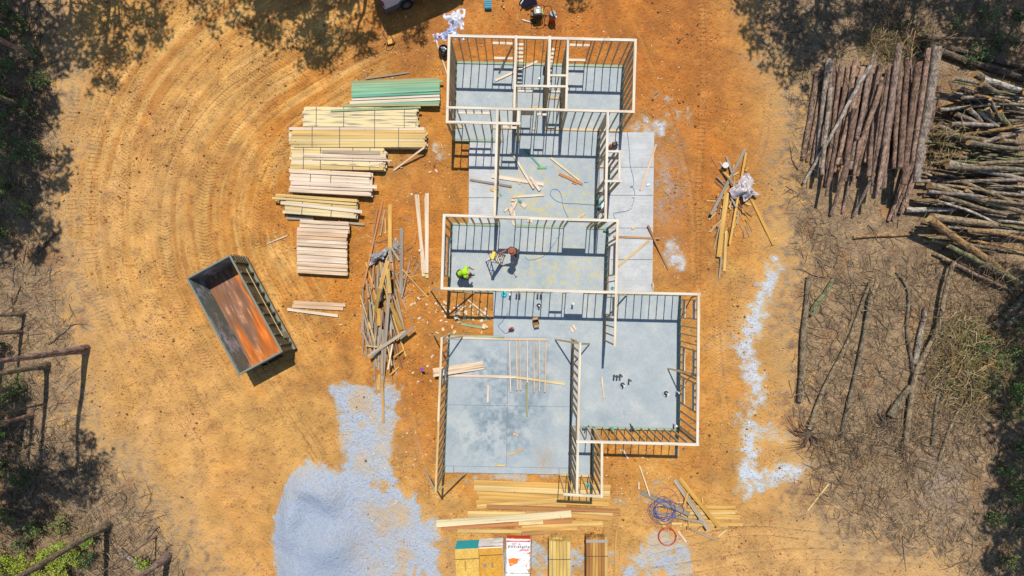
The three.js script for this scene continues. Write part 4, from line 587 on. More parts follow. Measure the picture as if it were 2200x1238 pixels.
{
  const Q = (x, y) => [900 + x / 3.385, 600 + y / 3.385], B = (l, a, b, c, d, w, m, t = 0.04, h = 0.15) => lay('floor_board', l, 'board', undefined, Q(a, b), Q(c, d), w, t, m, h);
  B('long white plate along the north edge of the garage', 200, 427, 930, 441, 0.11, M.white, 0.04); B('green treated plate beside the white garage plate', 215, 413, 620, 419, 0.1, M.treated, 0.04); B('white plate lying across the garage floor', 205, 700, 705, 712, 0.13, M.white, 0.04); B('tan plate continuing the white one across the garage floor', 705, 713, 1060, 762, 0.12, M.pine, 0.04);
  const xs = [[657, 455, 668, 818], [708, 442, 715, 805], [733, 442, 738, 805], [786, 446, 790, 812], [835, 458, 837, 822], [874, 446, 876, 815], [925, 455, 915, 820]];
  for (const [a, b, c, d] of xs) lay('layout_stud', 'slim stud laid out across the garage plates', 'board', 'studs laid out on the garage floor', Q(a, b), Q(c, d), 0.05, 0.09, M.pink, 0.2);
  B('green treated stick lying down the garage floor', 785, 745, 786, 1000, 0.09, M.green, 0.04); B('short white stick on the garage floor', 501, 772, 502, 898, 0.09, M.white, 0.04); B('white stick on the front room floor', 1328, 710, 1347, 866, 0.09, M.white, 0.04);
  for (const [i, y0, y1] of [[0, 602, 655], [1, 612, 668], [2, 622, 682], [3, 640, 694]]) lay('floor_board', ['pale board, uppermost of four poking out under the garage wall', 'pale board, second of four poking out under the garage wall', 'pale board, third of four poking out under the garage wall', 'pale board, lowest of four poking out under the garage wall'][i], 'board', 'boards poking out under the garage side wall', Q(470 + rr(-8, 4), y0 + 6), Q(100 + i * 5, y1 + 4), 0.13, 0.05, M.pink, 0.2);
  B('white batten leaning in the dirt bay under the work room', 350, 150, 540, 303, 0.07, M.white, 0.04, 0.3); B('greenish stick in the dirt bay', 310, 325, 466, 354, 0.13, M.green, 0.05, 0.05);
  const O = (l, x, y, w, h, a, m, g) => { const q = Q(x, y), s = w / 2 / 3.385; lay('wood_offcut', l, 'offcut', g, [q[0] - Math.cos(a) * s, q[1] - Math.sin(a) * s], [q[0] + Math.cos(a) * s, q[1] + Math.sin(a) * s], h / 3.385 / 41, 0.04, m, 0.14); };
  O('pink offcut on the garage floor', 704, 1130, 36, 18, 0.2, M.pink); O('pale stick near the garage door recess', 706, 1258, 110, 12, -0.4, M.pine); O('pale stick lying at the garage door recess', 592, 1355, 76, 11, -0.05, M.pine); O('white offcut by the garage wall', 1133, 704, 30, 12, -0.2, M.white); O('white plank pair, upper piece, near the short stub wall', 1132, 350, 46, 20, 1.0, M.white); O('white plank pair, lower piece, near the short stub wall', 1112, 368, 40, 16, 1.05, M.white);
  const G = 'offcuts scattered in the dirt bay';
  for (let k = 0; k < 46; k++) { const z = rnd() < 0.6; O('pale wood offcut scattered in the dirt bay', z ? rr(225, 500) : rr(130, 500), z ? rr(180, 300) : rr(240, 410), rr(10, 34), rr(8, 24), rr(0, 3), pick([M.white, M.pine, M.white, M.treated]), G); }
  for (let k = 0; k < 12; k++) O('pale offcut beside the work room corner', rr(120, 200), rr(130, 240), rr(10, 24), rr(8, 16), rr(0, 3), pick([M.white, M.pine]), 'offcuts outside the work room corner');
  for (let k = 0; k < 18; k++) { const q = [rr(880, 950), rr(300, 820)]; lay('wood_offcut', 'small pale offcut on the dirt between heap and house', 'offcut', 'offcuts between the scrap heap and the house', q, [q[0] + rr(-7, 7), q[1] + rr(2, 6)], rr(0.05, 0.12), 0.035, pick([M.pine, M.white]), 0.04); }
}
// boards around the walkway and the north rooms
one('orange tinted board leaning along the walkway edge', [1410, 310], [1376, 409], 0.09, M.pink, 0.045, 0.15); one('tan board lying from the work room over the walkway', [1318, 508], [1419, 512], 0.1, M.tan, 0.045, 0.2); one('brownish board crossing the walkway edge', [1392, 484], [1438, 579], 0.1, M.tan, 0.045, 0.2); one('pale board slanting over the walkway', [1396, 516], [1329, 572], 0.1, M.pine, 0.045, 0.2); one('short white board at the walkway corner', [1401, 609], [1403, 628], 0.09, M.white, 0.09, 0.05);
one('short yellow block on the walkway', [1357, 493], [1366, 487], 0.09, M.pine); one('pinkish board slanting in the north room', [1063, 167], [1155, 125], 0.12, M.pink, 0.05, 0.5); one('thin pink board outside the north room wall', [938, 90], [963, 165], 0.07, M.pink, 0.04, 0.1); one('short white stick outside the south wall', [1338, 966], [1350, 986], 0.08, M.white); one('small white post piece on the dirt near the hoses', [1372, 1036], [1372.5, 1051], 0.08, M.white, 0.09); one('pale stick by the dark oil can', [1122, 41], [1143, 48], 0.06, M.pink);
one('stick at the clearing edge below the powder line', [1735, 1098], [1780, 1040], 0.07, M.pine, 0.05);
// ------------------------------------------------------------------ the roll-off container
{
  const h = 1.62, c = [[400.7, 598.3], [493.8, 549.7], [605.3, 755.7], [510.5, 805.2]].map((q) => P(q[0], q[1], h)), mid = [0, 1].map((k) => c.reduce((s, q) => s + q[k], 0) / 4);
  const W = 2.43, L = 5.42, g = thing('waste_container', 'open topped olive steel waste container with a rusty floor', 'container');
  g.position.set(mid[0], 0, mid[1]); g.rotation.y = Math.PI / 2 - Math.atan2(c[2][1] - c[1][1], c[2][0] - c[1][0]); g.rotation.y = -(Math.atan2(c[2][1] - c[1][1], c[2][0] - c[1][0]) - Math.PI / 2);   // local z runs along the container to the street end, local x to the house
  const paint = dataTex(512, 512, (i, j, o) => { const a = tnoise(i, j, 512, 512, 6, 6), b = tnoise(i, j, 512, 512, 40, 14), s = clamp((a * 0.6 + b * 0.5 - 0.62) * 4); o[0] = enc(lerp(96, 140, s)); o[1] = enc(lerp(94, 104, s)); o[2] = enc(lerp(72, 84, s)); });
  const inner = dataTex(512, 512, (i, j, o) => { const a = tnoise(i, j, 512, 512, 7, 4), b = tnoise(i, j, 512, 512, 34, 12), s = clamp((a * 0.7 + b * 0.5 - 0.56) * 4), r = clamp((b - 0.7) * 3); o[0] = enc(lerp(lerp(120, 190, s), 150, r)); o[1] = enc(lerp(lerp(134, 196, s), 100, r)); o[2] = enc(lerp(lerp(126, 214, s), 70, r)); });
  const rust = dataTex(512, 512, (i, j, o) => { const a = tnoise(i, j, 512, 512, 7, 3), b = tnoise(i, j, 512, 512, 26, 8), e = tnoise(i, j, 512, 512, 60, 60), v = clamp((a * 0.65 + b * 0.35 - 0.36) * 2.6), w = clamp((b * 0.5 + a * 0.3 + e * 0.3 - 0.62) * 5); const X = i / 512, Y = j / 512, k = clamp(sstep(0.55, 0.8, X + (b - 0.5) * 0.5) * 0.9 + sstep(0.42, 0.1, Y + (a - 0.5) * 0.5) + (0.35 - v) * 0.6); o[0] = enc(lerp(lerp(142, 208, k), 200, w * 0.6) * (0.8 + 0.35 * b)); o[1] = enc(lerp(lerp(104, 114, k), 156, w * 0.6) * (0.8 + 0.35 * b)); o[2] = enc(lerp(lerp(82, 32, k), 124, w * 0.6) * (0.8 + 0.35 * b)); });
  const PM = new THREE.MeshStandardMaterial({ map: paint, roughness: 0.6 }), IM = new THREE.MeshStandardMaterial({ map: inner, roughness: 0.6, metalness: 0.1 }), RM = new THREE.MeshStandardMaterial({ map: rust, roughness: 0.85 }), RIM = std(0x7e8a7e, 0.6), f = 0.22, t = 0.06;
  part(g, 'floor', boxAt(W - 0.1, 0.1, L - 0.1, 0, f, 0), RM);
  for (const s of [-1, 1]) { part(g, 'side_wall', boxAt(t / 2, h - f, L, s * (W / 2 - t * 0.75), (h + f) / 2 - 0.04, 0), IM); part(g, 'side_skin', boxAt(0.012, h - f - 0.02, L - 0.02, s * (W / 2 - t * 0.4), (h + f) / 2 - 0.04, 0), PM); part(g, 'end_wall', boxAt(W - 0.16, h - f, t / 2, 0, (h + f) / 2 - 0.04, s * (L / 2 - t * 0.6)), IM); part(g, 'end_skin', boxAt(W - 0.1, h - f - 0.02, 0.012, 0, (h + f) / 2 - 0.04, s * (L / 2 - t * 0.25)), PM); }
  for (const s of [-1, 1]) { part(g, 'rim', rbox(0.09, 0.1, L + 0.1, 0.02, s * (W / 2 - 0.01), h - 0.05, 0), RIM); part(g, 'rim', rbox(W - 0.12, 0.096, 0.09, 0.02, 0, h - 0.05, s * (L / 2 + 0.005)), RIM); }
  const e = (s) => s * (W / 2 + 0.035);
  for (const s of [-1, 1]) {
    for (let k = 0; k < 9; k++) { if (s > 0 && k === 3) { part(g, 'rib', boxAt(0.1, 0.5, 0.1, e(s), f + 0.3, -L / 2 + 0.35 + k * 0.59), PM); continue; } part(g, 'rib', boxAt(0.1, h - f - 0.12, 0.1, e(s), (h + f) / 2 - 0.07, -L / 2 + 0.35 + k * 0.59), PM); }
    part(g, 'bottom_rail', rbox(0.14, 0.16, L + 0.1, 0.02, s * (W / 2 + 0.03), f, 0), RIM); part(g, 'tie_rod', boxAt(0.03, 0.035, L * 0.72, s * (W / 2 + 0.1), 0.92, 0.0), std(0xc8bc96, 0.5));
    const lad = part(g, 'ladder', merged([0.35, 0.52, 0.69, 0.86].map((y) => boxAt(0.03, 0.03, 0.42, s * (W / 2 + 0.12), y, L / 2 - 0.85))), std(0x9a9884, 0.5));
  }
  part(g, 'end_gate_frame', merged([boxAt(0.1, h - f - 0.1, 0.08, -W / 2 + 0.1, (h + f) / 2 - 0.05, -L / 2 - 0.03), boxAt(0.1, h - f - 0.1, 0.08, W / 2 - 0.1, (h + f) / 2 - 0.05, -L / 2 - 0.03), boxAt(W - 0.3, 0.1, 0.08, 0, 0.7, -L / 2 - 0.03)]), PM);
  part(g, 'gate_latch', merged([0.4, 0.62, 0.84, 1.06, 1.28].map((y) => boxAt(0.05, 0.06, 0.34, W / 2 + 0.06, y, -L / 2 + 0.12))), metal(0x6e6a58, 0.6));
  part(g, 'hook_bar', merged([boxAt(0.5, 0.1, 0.12, 0.1, 0.5, L / 2 + 0.06), boxAt(0.08, 0.5, 0.1, -0.4, 0.5, L / 2 + 0.05), boxAt(0.08, 0.5, 0.1, 0.5, 0.5, L / 2 + 0.05)]), metal(0x4a4840, 0.6));
  { const d = [], r = rngOf(12); for (let k = 0; k < 8; k++) { const z = -0.55 + k * 0.145; d.push(boxAt(0.014, 0.2, 0.03, W / 2 - 0.005, 1.28, z)); if (k % 2) d.push(boxAt(0.014, 0.03, 0.09, W / 2 - 0.005, 1.37, z + 0.04)); else d.push(boxAt(0.014, 0.03, 0.09, W / 2 - 0.005, 1.19, z + 0.04)); } part(g, 'raised_lettering', merged(d), std(0x4c4438, 0.7)); }
  for (const [x, z] of [[-0.8, -L / 2 + 0.4], [0.8, -L / 2 + 0.4], [-0.8, L / 2 - 0.4], [0.8, L / 2 - 0.4]]) part(g, 'roller', new THREE.CylinderGeometry(0.11, 0.11, 0.2, 14).rotateZ(Math.PI / 2).translate(x, 0.11, z), metal(0x3a3834, 0.6));
}
// ------------------------------------------------------------------ the van, mostly beyond the top edge
{
  const g = thing('cargo_van', 'silver cargo van parked at the top edge with a red tail lamp', 'van'), a = 23 * Math.PI / 180, [cx, cz] = P(832.6, 36), L = 5.7, W = 2.0, H = 2.5;
  g.position.set(cx, 0, cz); g.rotation.y = a;                          // local x runs forward from the rear near corner, local z negative is away from the camera
  const prof = new THREE.Shape(); [[0.02, 0.42], [0, 0.75], [0.05, 1.5], [0.16, 2.3], [0.32, 2.46], [0.6, H], [3.9, H], [4.25, 2.38], [4.75, 1.55], [5.45, 1.22], [5.66, 0.95], [5.68, 0.45], [5.1, 0.38], [0.6, 0.38]].forEach((q, i) => i ? prof.lineTo(q[0], q[1]) : prof.moveTo(q[0], q[1]));
  const body = new THREE.ExtrudeGeometry(prof, { depth: W - 0.24, bevelEnabled: true, bevelThickness: 0.12, bevelSize: 0.06, bevelOffset: -0.06, bevelSegments: 4 }).translate(0, 0, -W + 0.12), p = body.attributes.position;
  for (let i = 0; i < p.count; i++) { const y = p.getY(i), k = 0.13 * sstep(1.1, 2.5, y), z = p.getZ(i) + W / 2; p.setZ(i, -W / 2 + z * (1 - k)); } body.computeVertexNormals();
  const paint = new THREE.MeshPhysicalMaterial({ color: col(0xf4f5fc), roughness: 0.35, metalness: 0.0, clearcoat: 0.6 });
  part(g, 'body', body, paint);
  part(g, 'sill_cladding', merged([boxAt(1.0, 0.3, 0.04, 0.5, 0.5, 0.005), boxAt(2.7, 0.28, 0.04, 3.1, 0.5, 0.005)]), std(0x6c6e74, 0.6)); part(g, 'rear_bumper', rbox(0.16, 0.26, W - 0.04, 0.05, 0.0, 0.5, -W / 2), std(0x55565c, 0.6));
  for (const z of [-0.02, -W + 0.02]) { part(g, 'tail_lamp', rbox(0.1, 0.36, 0.16, 0.03, 0.06, 1.12, z * 1 + (z > -1 ? -0.05 : 0.05)), std(0xb02018, 0.3)); part(g, 'tail_lamp', rbox(0.1, 0.2, 0.16, 0.03, 0.05, 0.84, z + (z > -1 ? -0.05 : 0.05)), std(0xe8b0a0, 0.3)); }
  for (const x of [1.16, 4.72]) for (const z of [-0.06, -W + 0.06]) { const w = part(g, 'wheel', new THREE.CylinderGeometry(0.36, 0.36, 0.24, 28).rotateX(Math.PI / 2).translate(x, 0.36, z), std(0x1d1d20, 0.85)); part(w, 'rim', new THREE.CylinderGeometry(0.21, 0.21, 0.02, 18).rotateX(Math.PI / 2).translate(x, 0.36, z + (z > -1 ? 0.125 : -0.125)), metal(0x8c8c90, 0.45)); part(w, 'hub', new THREE.CylinderGeometry(0.07, 0.07, 0.03, 12).rotateX(Math.PI / 2).translate(x, 0.36, z + (z > -1 ? 0.135 : -0.135)), STEEL); part(g, 'wheel_arch', new THREE.TorusGeometry(0.43, 0.05, 8, 24, Math.PI).translate(x, 0.36, z + (z > -1 ? 0.05 : -0.05)), std(0x5c5e64, 0.7)); }
  part(g, 'door_rail', boxAt(2.2, 0.05, 0.03, 1.85, 1.42, -0.035), BLACK); part(g, 'rub_strip', boxAt(2.6, 0.06, 0.03, 2.9, 0.72, 0.012), std(0xc8c4b4, 0.5));
  part(g, 'windscreen', new THREE.PlaneGeometry(0.95, W - 0.5).rotateX(-Math.PI / 2).rotateZ(-1.03).translate(4.54, 1.98, -W / 2), std(0x1c2228, 0.1)); part(g, 'side_window', boxAt(0.8, 0.5, 0.02, 3.9, 1.75, -0.075), std(0x1c2228, 0.1)); part(g, 'rear_window', boxAt(0.02, 0.55, 1.3, 0.06, 1.75, -W / 2), std(0x1c2228, 0.1));
  part(g, 'mirror', rbox(0.16, 0.34, 0.24, 0.05, 4.25, 1.45, 0.12), BLACK); part(g, 'door_handle', boxAt(0.2, 0.05, 0.05, 3.45, 1.15, 0.01), BLACK);
}
// small posts and equipment at the top edge
{
  const at = (g, px, py, turn = 0, h = 0) => { const [x, z] = P(px, py); g.position.set(x, hAt(x, z) + h, z); g.rotation.y = turn; return g; };
  let g = at(thing('hand_truck', 'small yellow hand cart standing by the van shadow', 'hand cart'), 840, 92, 0.3);
  part(g, 'deck', boxAt(0.3, 0.04, 0.24, 0, 0.12, 0), std(0xd8a020, 0.6)); part(g, 'handle', tube(curve([V(-0.14, 0.12, -0.1), V(-0.16, 0.9, -0.12), V(0, 1.0, -0.12), V(0.16, 0.9, -0.12), V(0.14, 0.12, -0.1)], 20), 0.018, 6), BLACK); for (const s of [-1, 1]) part(g, 'wheel', new THREE.CylinderGeometry(0.1, 0.1, 0.04, 14).rotateZ(Math.PI / 2).translate(s * 0.17, 0.1, 0.02), BLACK);
  // generator
  g = at(thing('generator', 'portable generator in a black tube frame near the top edge', 'generator'), 1157, 37, 0.1);
  part(g, 'engine_block', rbox(0.44, 0.36, 0.34, 0.04, -0.08, 0.3, 0), std(0x4a4e48, 0.6)); part(g, 'fuel_tank', rbox(0.46, 0.16, 0.4, 0.05, -0.06, 0.56, -0.02), std(0x5a6052, 0.5)); part(g, 'control_panel', rbox(0.04, 0.3, 0.36, 0.01, 0.2, 0.36, 0), std(0xd8d040, 0.5)); part(g, 'tank_label', boxAt(0.14, 0.005, 0.18, -0.06, 0.643, 0.02), WHITEP); part(g, 'fuel_cap', cyl(0.05, 0.05, 0.04, 14, -0.02, 0.66, -0.14), WHITEP); part(g, 'muffler', rbox(0.14, 0.18, 0.24, 0.04, -0.36, 0.34, 0.02), metal(0x6a5a48, 0.6));
  part(g, 'frame', merged([-0.25, 0.25].map((z) => tube(curve([V(-0.36, 0.02, z), V(-0.36, 0.62, z), V(0.26, 0.62, z), V(0.28, 0.02, z)], 18), 0.018, 6).toNonIndexed()).concat([boxAt(0.03, 0.03, 0.5, -0.36, 0.03, 0), boxAt(0.03, 0.03, 0.5, 0.28, 0.03, 0)])), BLACK);
  part(g, 'handle', tube(curve([V(0.26, 0.52, -0.22), V(0.62, 0.5, -0.24), V(0.66, 0.5, 0), V(0.62, 0.5, 0.24), V(0.26, 0.52, 0.22)], 22), 0.018, 6), BLACK); for (const z of [-0.3, 0.3]) part(g, 'wheel', new THREE.CylinderGeometry(0.1, 0.1, 0.05, 16).rotateX(Math.PI / 2).translate(-0.25, 0.1, z), BLACK);
  // shop vacuum
  g = at(thing('shop_vacuum', 'orange drum vacuum with a grey lid beside the generator', 'vacuum'), 1186, 44, 0.4);
  part(g, 'drum', cyl(0.2, 0.17, 0.42, 22, 0, 0.29, 0), std(0xd84a20, 0.45)); part(g, 'lid', cyl(0.15, 0.21, 0.16, 22, 0, 0.58, 0), std(0x707680, 0.5)); part(g, 'motor_handle', rbox(0.07, 0.08, 0.24, 0.02, 0, 0.7, 0), BLACK); part(g, 'hose_port', new THREE.CylinderGeometry(0.035, 0.035, 0.1, 12).rotateX(Math.PI / 2).translate(0.1, 0.58, 0.2), WHITEP);
  // hooded canvas bag
  g = at(thing('folded_tent', 'dark purplish pop up shade with a pale blue edge at the top', 'shade tent'), 1136, 0, 0.25); const cone = new THREE.ConeGeometry(0.62, 1.3, 4, 6, true).rotateY(0.7), cp = cone.attributes.position; for (let i = 0; i < cp.count; i++) cp.setX(i, cp.getX(i) + 0.05 * (noise(cp.getY(i) * 5, cp.getZ(i) * 6) - 0.5)); cone.computeVertexNormals(); part(g, 'cover', cone.translate(0, 0.65, -0.1), new THREE.MeshStandardMaterial({ color: col(0x5c5878), roughness: 0.7, side: THREE.DoubleSide })); part(g, 'edge_band', boxAt(0.7, 0.12, 0.04, -0.25, 0.3, 0.05, 0.7), std(0xa8dcec, 0.5)); part(g, 'blue_panel', boxAt(0.4, 0.3, 0.04, -0.3, 0.5, -0.3, 0.7), std(0x3a6cc0, 0.5));
  // turquoise pack of bottles
  g = at(thing('water_bottle_pack', 'turquoise shrink wrapped pack of bottles above the house', 'bottle pack'), 1048.5, 13, 0.05); for (let i = 0; i < 3; i++) for (let j = 0; j < 4; j++) part(g, 'bottle', cyl(0.045, 0.05, 0.22, 8, (i - 1) * 0.11, 0.11, (j - 1.5) * 0.11), std(0x30a4c4, 0.7)); part(g, 'wrap', rbox(0.37, 0.12, 0.48, 0.03, 0, 0.1, 0), std(0x209cc0, 0.6));
  // crumpled plastic
  const ragged = (g, seed) => { const p = g.attributes.position; for (let i = 0; i < p.count; i++) { const x = p.getX(i), z = p.getZ(i), a = Math.atan2(z, x), k = 0.45 + 0.75 * noise(Math.cos(a) * 2.2 + seed, Math.sin(a) * 2.2 + seed * 3); p.setX(i, x * k); p.setZ(i, z * k); } g.computeVertexNormals(); return g; };
  const bag = (name, label, px, py, w, d, amp, c, seed, turn) => { const s = at(solid(name, label, 'plastic', ragged(crumpled(w, d, 26, 26, amp, (x, z) => -amp * 0.95 * sstep(0.3, 1, Math.hypot(x / w * 2, z / d * 2)), seed), seed), new THREE.MeshStandardMaterial({ color: col(c), roughness: 0.35, side: THREE.DoubleSide }), undefined), px, py, turn, 0.03); return s; };
  bag('plastic_sheet', 'pale crumpled plastic sheet, largest near the van', 981, 45, 1.15, 1.0, 0.22, 0xd8e0f4, 3, 0.2); bag('plastic_sheet', 'bluish crumpled plastic at the house corner', 970, 71, 1.1, 0.8, 0.2, 0xa8bcec, 8, 0.1); bag('plastic_sheet', 'small lilac plastic scrap outside the corner', 940, 80, 0.55, 0.45, 0.14, 0xd4d4f4, 12, 0.6); bag('plastic_sheet', 'clear plastic sheet caught in the long scrap heap', 816, 552, 1.1, 0.6, 0.2, 0x9c9ea4, 15, 0.3).position.y += 0.25; bag('plastic_sheet', 'clear plastic sheet over the walkway side heap', 1597, 412, 1.3, 1.5, 0.3, 0xc4bec6, 21, 0.5).position.y += 0.3; bag('plastic_sheet', 'grey plastic shred behind the clear sheet in the long heap', 851, 530, 0.6, 0.8, 0.18, 0xa09890, 31, 0.5).position.y += 0.1; bag('plastic_sheet', 'teal and white wrapper lying in the entry', 1262, 1040, 0.5, 0.26, 0.1, 0x6cccc4, 33, -0.1).position.y += 0.05;
  // trash sack with cans
  g = at(thing('bucket_of_cans', 'dark open sack full of cans outside the north corner', 'sack'), 955, 113, 0.2); part(g, 'sack', new THREE.LatheGeometry([[0.02, 0], [0.24, 0.02], [0.3, 0.2], [0.27, 0.36], [0.24, 0.34], [0.22, 0.16], [0.02, 0.14]].map((q) => new THREE.Vector2(q[0], q[1])), 18), std(0x2c2a34, 0.5)); for (let k = 0; k < 9; k++) part(g, 'can', new THREE.CylinderGeometry(0.04, 0.04, 0.13, 9).rotateZ(rr(0, 3)).rotateY(rr(0, 3)).translate(rr(-0.14, 0.14), 0.3 + rr(-0.03, 0.05), rr(-0.14, 0.14)), k % 2 ? STEEL : WHITEP);
  // bucket in the walkway side heap
  g = at(thing('white_bucket', 'white plastic bucket in the walkway side heap', 'bucket'), 1558, 359, 0); part(g, 'pail', new THREE.LatheGeometry([[0.001, 0.01], [0.13, 0], [0.16, 0.36], [0.165, 0.36], [0.165, 0.33], [0.15, 0.33]].map((q) => new THREE.Vector2(q[0], q[1])), 20), WHITEP); part(g, 'lid', cyl(0.155, 0.155, 0.012, 20, 0, 0.34, 0), std(0xdfe2e6, 0.5)); g.rotation.z = 0.4; g.position.y += 0.08;
  // hose coils
  const coil = (r, n, amp, seed) => { const q = []; for (let i = 0; i <= n * 26; i++) { const a = i / 26 * Math.PI * 2, k = i / 26; q.push(V(Math.cos(a) * (r + amp * (noise(k * 1.7 + seed, 2) - 0.5)), 0.02 + 0.018 * k + 0.03 * noise(k * 3 + seed, 9), Math.sin(a) * (r + amp * (noise(k * 1.3 + seed, 7) - 0.5)))); } return q; };
  g = solid('red_hose', 'thin red hose coiled in a ring by the scrap heap', 'hose', tube(coil(0.46, 4, 0.08, 3), 0.011, 5), std(0xe0564a, 0.5)); at(g, 1433, 1152); g = solid('blue_hose', 'bright blue hose coil in the hose side heap', 'hose', tube(coil(0.56, 7, 0.75, 11), 0.011, 5), std(0x3a78e0, 0.45)); at(g, 1424, 1092, 0, 0.08); g.scale.set(1.15, 1.6, 0.9);
  solid('purple_cord', 'thin lilac cord looping around the blue hose', 'cord', tube(curve([[1411, 1066], [1428, 1050], [1445, 1054], [1460, 1076], [1455, 1096]].map(([a, b]) => { const v = PV(a, b, 0.06); v.y = hAt(v.x, v.z) + 0.05; return v; }), 30), 0.012, 5), std(0xa88ad0, 0.5)); solid('purple_cord', 'thin lilac cord trailing off below the blue hose', 'cord', tube(curve([[1394, 1082], [1392, 1100], [1400, 1114], [1414, 1118], [1404, 1126], [1388, 1122], [1380, 1116]].map(([a, b]) => { const v = PV(a, b, 0.05); v.y = hAt(v.x, v.z) + 0.03; return v; }), 40), 0.012, 5), std(0x9c80c4, 0.5));
  const onFloor = (label, name, pts, c, r = 0.012) => solid(name, label, 'hose', tube(curve(pts.map(([a, b]) => { const v = PV(a, b, ST); v.y = hAt(v.x, v.z) + r + 0.004; return v; }), pts.length * 9), r, 5), std(c, 0.5));
  onFloor('light blue air hose looping over the great room floor', 'air_hose', [[1280, 441], [1240, 438], [1208, 436], [1190, 428], [1182, 415], [1188, 407], [1198, 408], [1206, 420], [1208, 434], [1212, 450], [1222, 470]], 0x5aa4dc);
  onFloor('light blue air hose along the walkway', 'air_hose', [[1348, 284], [1352, 320], [1354, 352], [1362, 395], [1358, 402], [1354, 402], [1358, 400], [1363, 410], [1363, 425], [1359, 440], [1350, 452], [1330, 456], [1318, 460], [1322, 470]], 0x5aa4dc);
  onFloor('pale blue air hose on the work room floor', 'air_hose', [[1128, 552], [1134, 558], [1150, 557], [1172, 548], [1182, 536], [1196, 515], [1205, 500]], 0x7ab0d4);
  onFloor('dark cord of the red saw', 'power_cord', [[1085, 684], [1092, 672], [1090, 676], [1078, 692], [1071, 700], [1078, 710], [1088, 717], [1093, 712]], 0x2c3440, 0.009);
  // boxes and tools on the floor
  g = at(thing('tool_case', 'turquoise and white tool case by the great room wall', 'tool case'), 1296, 443, 0, 0); part(g, 'case_body', rbox(0.34, 0.3, 0.5, 0.03, 0, 0.16, 0), std(0xdfe9f2, 0.5)); part(g, 'case_side', rbox(0.14, 0.34, 0.42, 0.04, -0.24, 0.18, -0.05), TEALP); part(g, 'handle', boxAt(0.04, 0.04, 0.2, 0, 0.33, 0), BLACK);
  g = at(thing('air_compressor', 'brown and black compressor beside the alcove', 'compressor'), 1316, 316, 0.2); part(g, 'tank', new THREE.CapsuleGeometry(0.11, 0.3, 4, 12).rotateZ(Math.PI / 2).translate(0, 0.14, 0), std(0xb06a44, 0.5)); part(g, 'motor', rbox(0.26, 0.2, 0.2, 0.03, 0.04, 0.34, -0.02), BLACK); part(g, 'tool_handle', boxAt(0.04, 0.4, 0.04, -0.18, 0.3, 0), std(0xc89a60, 0.7)); for (const s of [-1, 1]) part(g, 'foot', boxAt(0.05, 0.06, 0.18, s * 0.16, 0.03, 0), BLACK);
  g = at(thing('cardboard_box', 'open brown cardboard box on the floor south of the long wall', 'box'), 1151, 692, 0.2); for (const [w, d, x, z] of [[0.3, 0.012, 0, -0.14], [0.3, 0.012, 0, 0.14], [0.012, 0.28, -0.15, 0], [0.012, 0.28, 0.15, 0]]) part(g, 'side', boxAt(w, 0.26, d, x, 0.13, z), std(0xa88a5c, 0.9)); part(g, 'bottom', boxAt(0.29, 0.012, 0.27, 0, 0.02, 0), std(0x8c7048, 0.9)); part(g, 'flap', boxAt(0.28, 0.01, 0.14, 0, 0.27, 0.2, 0, 0, 0.35), std(0xc4a878, 0.9)); part(g, 'flap', boxAt(0.28, 0.01, 0.14, 0, 0.29, -0.2, 0, 0, -0.5), std(0xb09468, 0.9));
  g = at(thing('circular_saw', 'red and black saw on the floor beside its cord', 'saw'), 1098, 706, 0.5); part(g, 'motor_housing', rbox(0.22, 0.14, 0.15, 0.04, 0, 0.13, 0), std(0xb4342c, 0.5)); part(g, 'blade', new THREE.CylinderGeometry(0.1, 0.1, 0.008, 24).rotateX(Math.PI / 2).translate(0.03, 0.1, 0.11), STEEL); part(g, 'blade_guard', new THREE.CylinderGeometry(0.11, 0.11, 0.03, 20, 1, false, 0, Math.PI).rotateX(Math.PI / 2).translate(0.03, 0.12, 0.1), BLACK); part(g, 'shoe', boxAt(0.3, 0.01, 0.16, 0.02, 0.006, 0.04), STEEL); part(g, 'handle', tube(curve([V(-0.08, 0.14, 0), V(-0.14, 0.25, 0), V(-0.02, 0.28, 0), V(0.04, 0.2, 0)], 12), 0.02, 6), BLACK);
  const tcoil = (px, py, r, c, label) => { const s = at(thing('strap_coil', label, 'strap coil'), px, py); part(s, 'coil', new THREE.TorusGeometry(r * 0.66, r * 0.34, 10, 28).rotateX(Math.PI / 2).translate(0, r * 0.34, 0), c); part(s, 'hub', cyl(r * 0.3, r * 0.3, r * 0.3, 14, 0, r * 0.16, 0), std(0x1f94a0, 0.6)); };
  tcoil(1083, 632, 0.16, std(0x2ad0e4, 0.4), 'bright turquoise coil beside the long wall'); tcoil(1315, 619, 0.09, std(0x2ab4c8, 0.4), 'small turquoise coil at the work room corner');
  const ring = (px, py, label) => { const s = at(thing('floor_drain_rough_in', label, 'drain rough in', 'drain rough ins'), px, py); part(s, 'box_form', new THREE.TorusGeometry(0.15, 0.03, 8, 28).rotateX(Math.PI / 2).translate(0, 0.03, 0), std(0xc2ccd4, 0.7)); part(s, 'pit', cyl(0.14, 0.14, 0.01, 24, 0, 0.006, 0), std(0x3c444c, 0.9)); part(s, 'pipe', cyl(0.04, 0.04, 0.4, 14, 0.02, 0.2, 0), WHITEP); };
  ring(1157, 657, 'round drain rough in near the cardboard box'); ring(1336, 826, 'round drain rough in in the middle of the front room'); ring(1429, 844, 'round drain rough in near the front room east wall');
  const stub = (px, py, label, n = 1, c = WHITEP) => { const s = at(thing('pipe_stub', label, 'pipe stub', 'plumbing stubs in the slab'), px, py); for (let k = 0; k < n; k++) { part(s, 'pipe', cyl(0.045, 0.045, 0.45, 12, k * 0.16, 0.225, rr(-0.04, 0.04)), c); part(s, 'cap', cyl(0.052, 0.052, 0.05, 12, k * 0.16, 0.47, rr(-0.01, 0.01)), c); } };
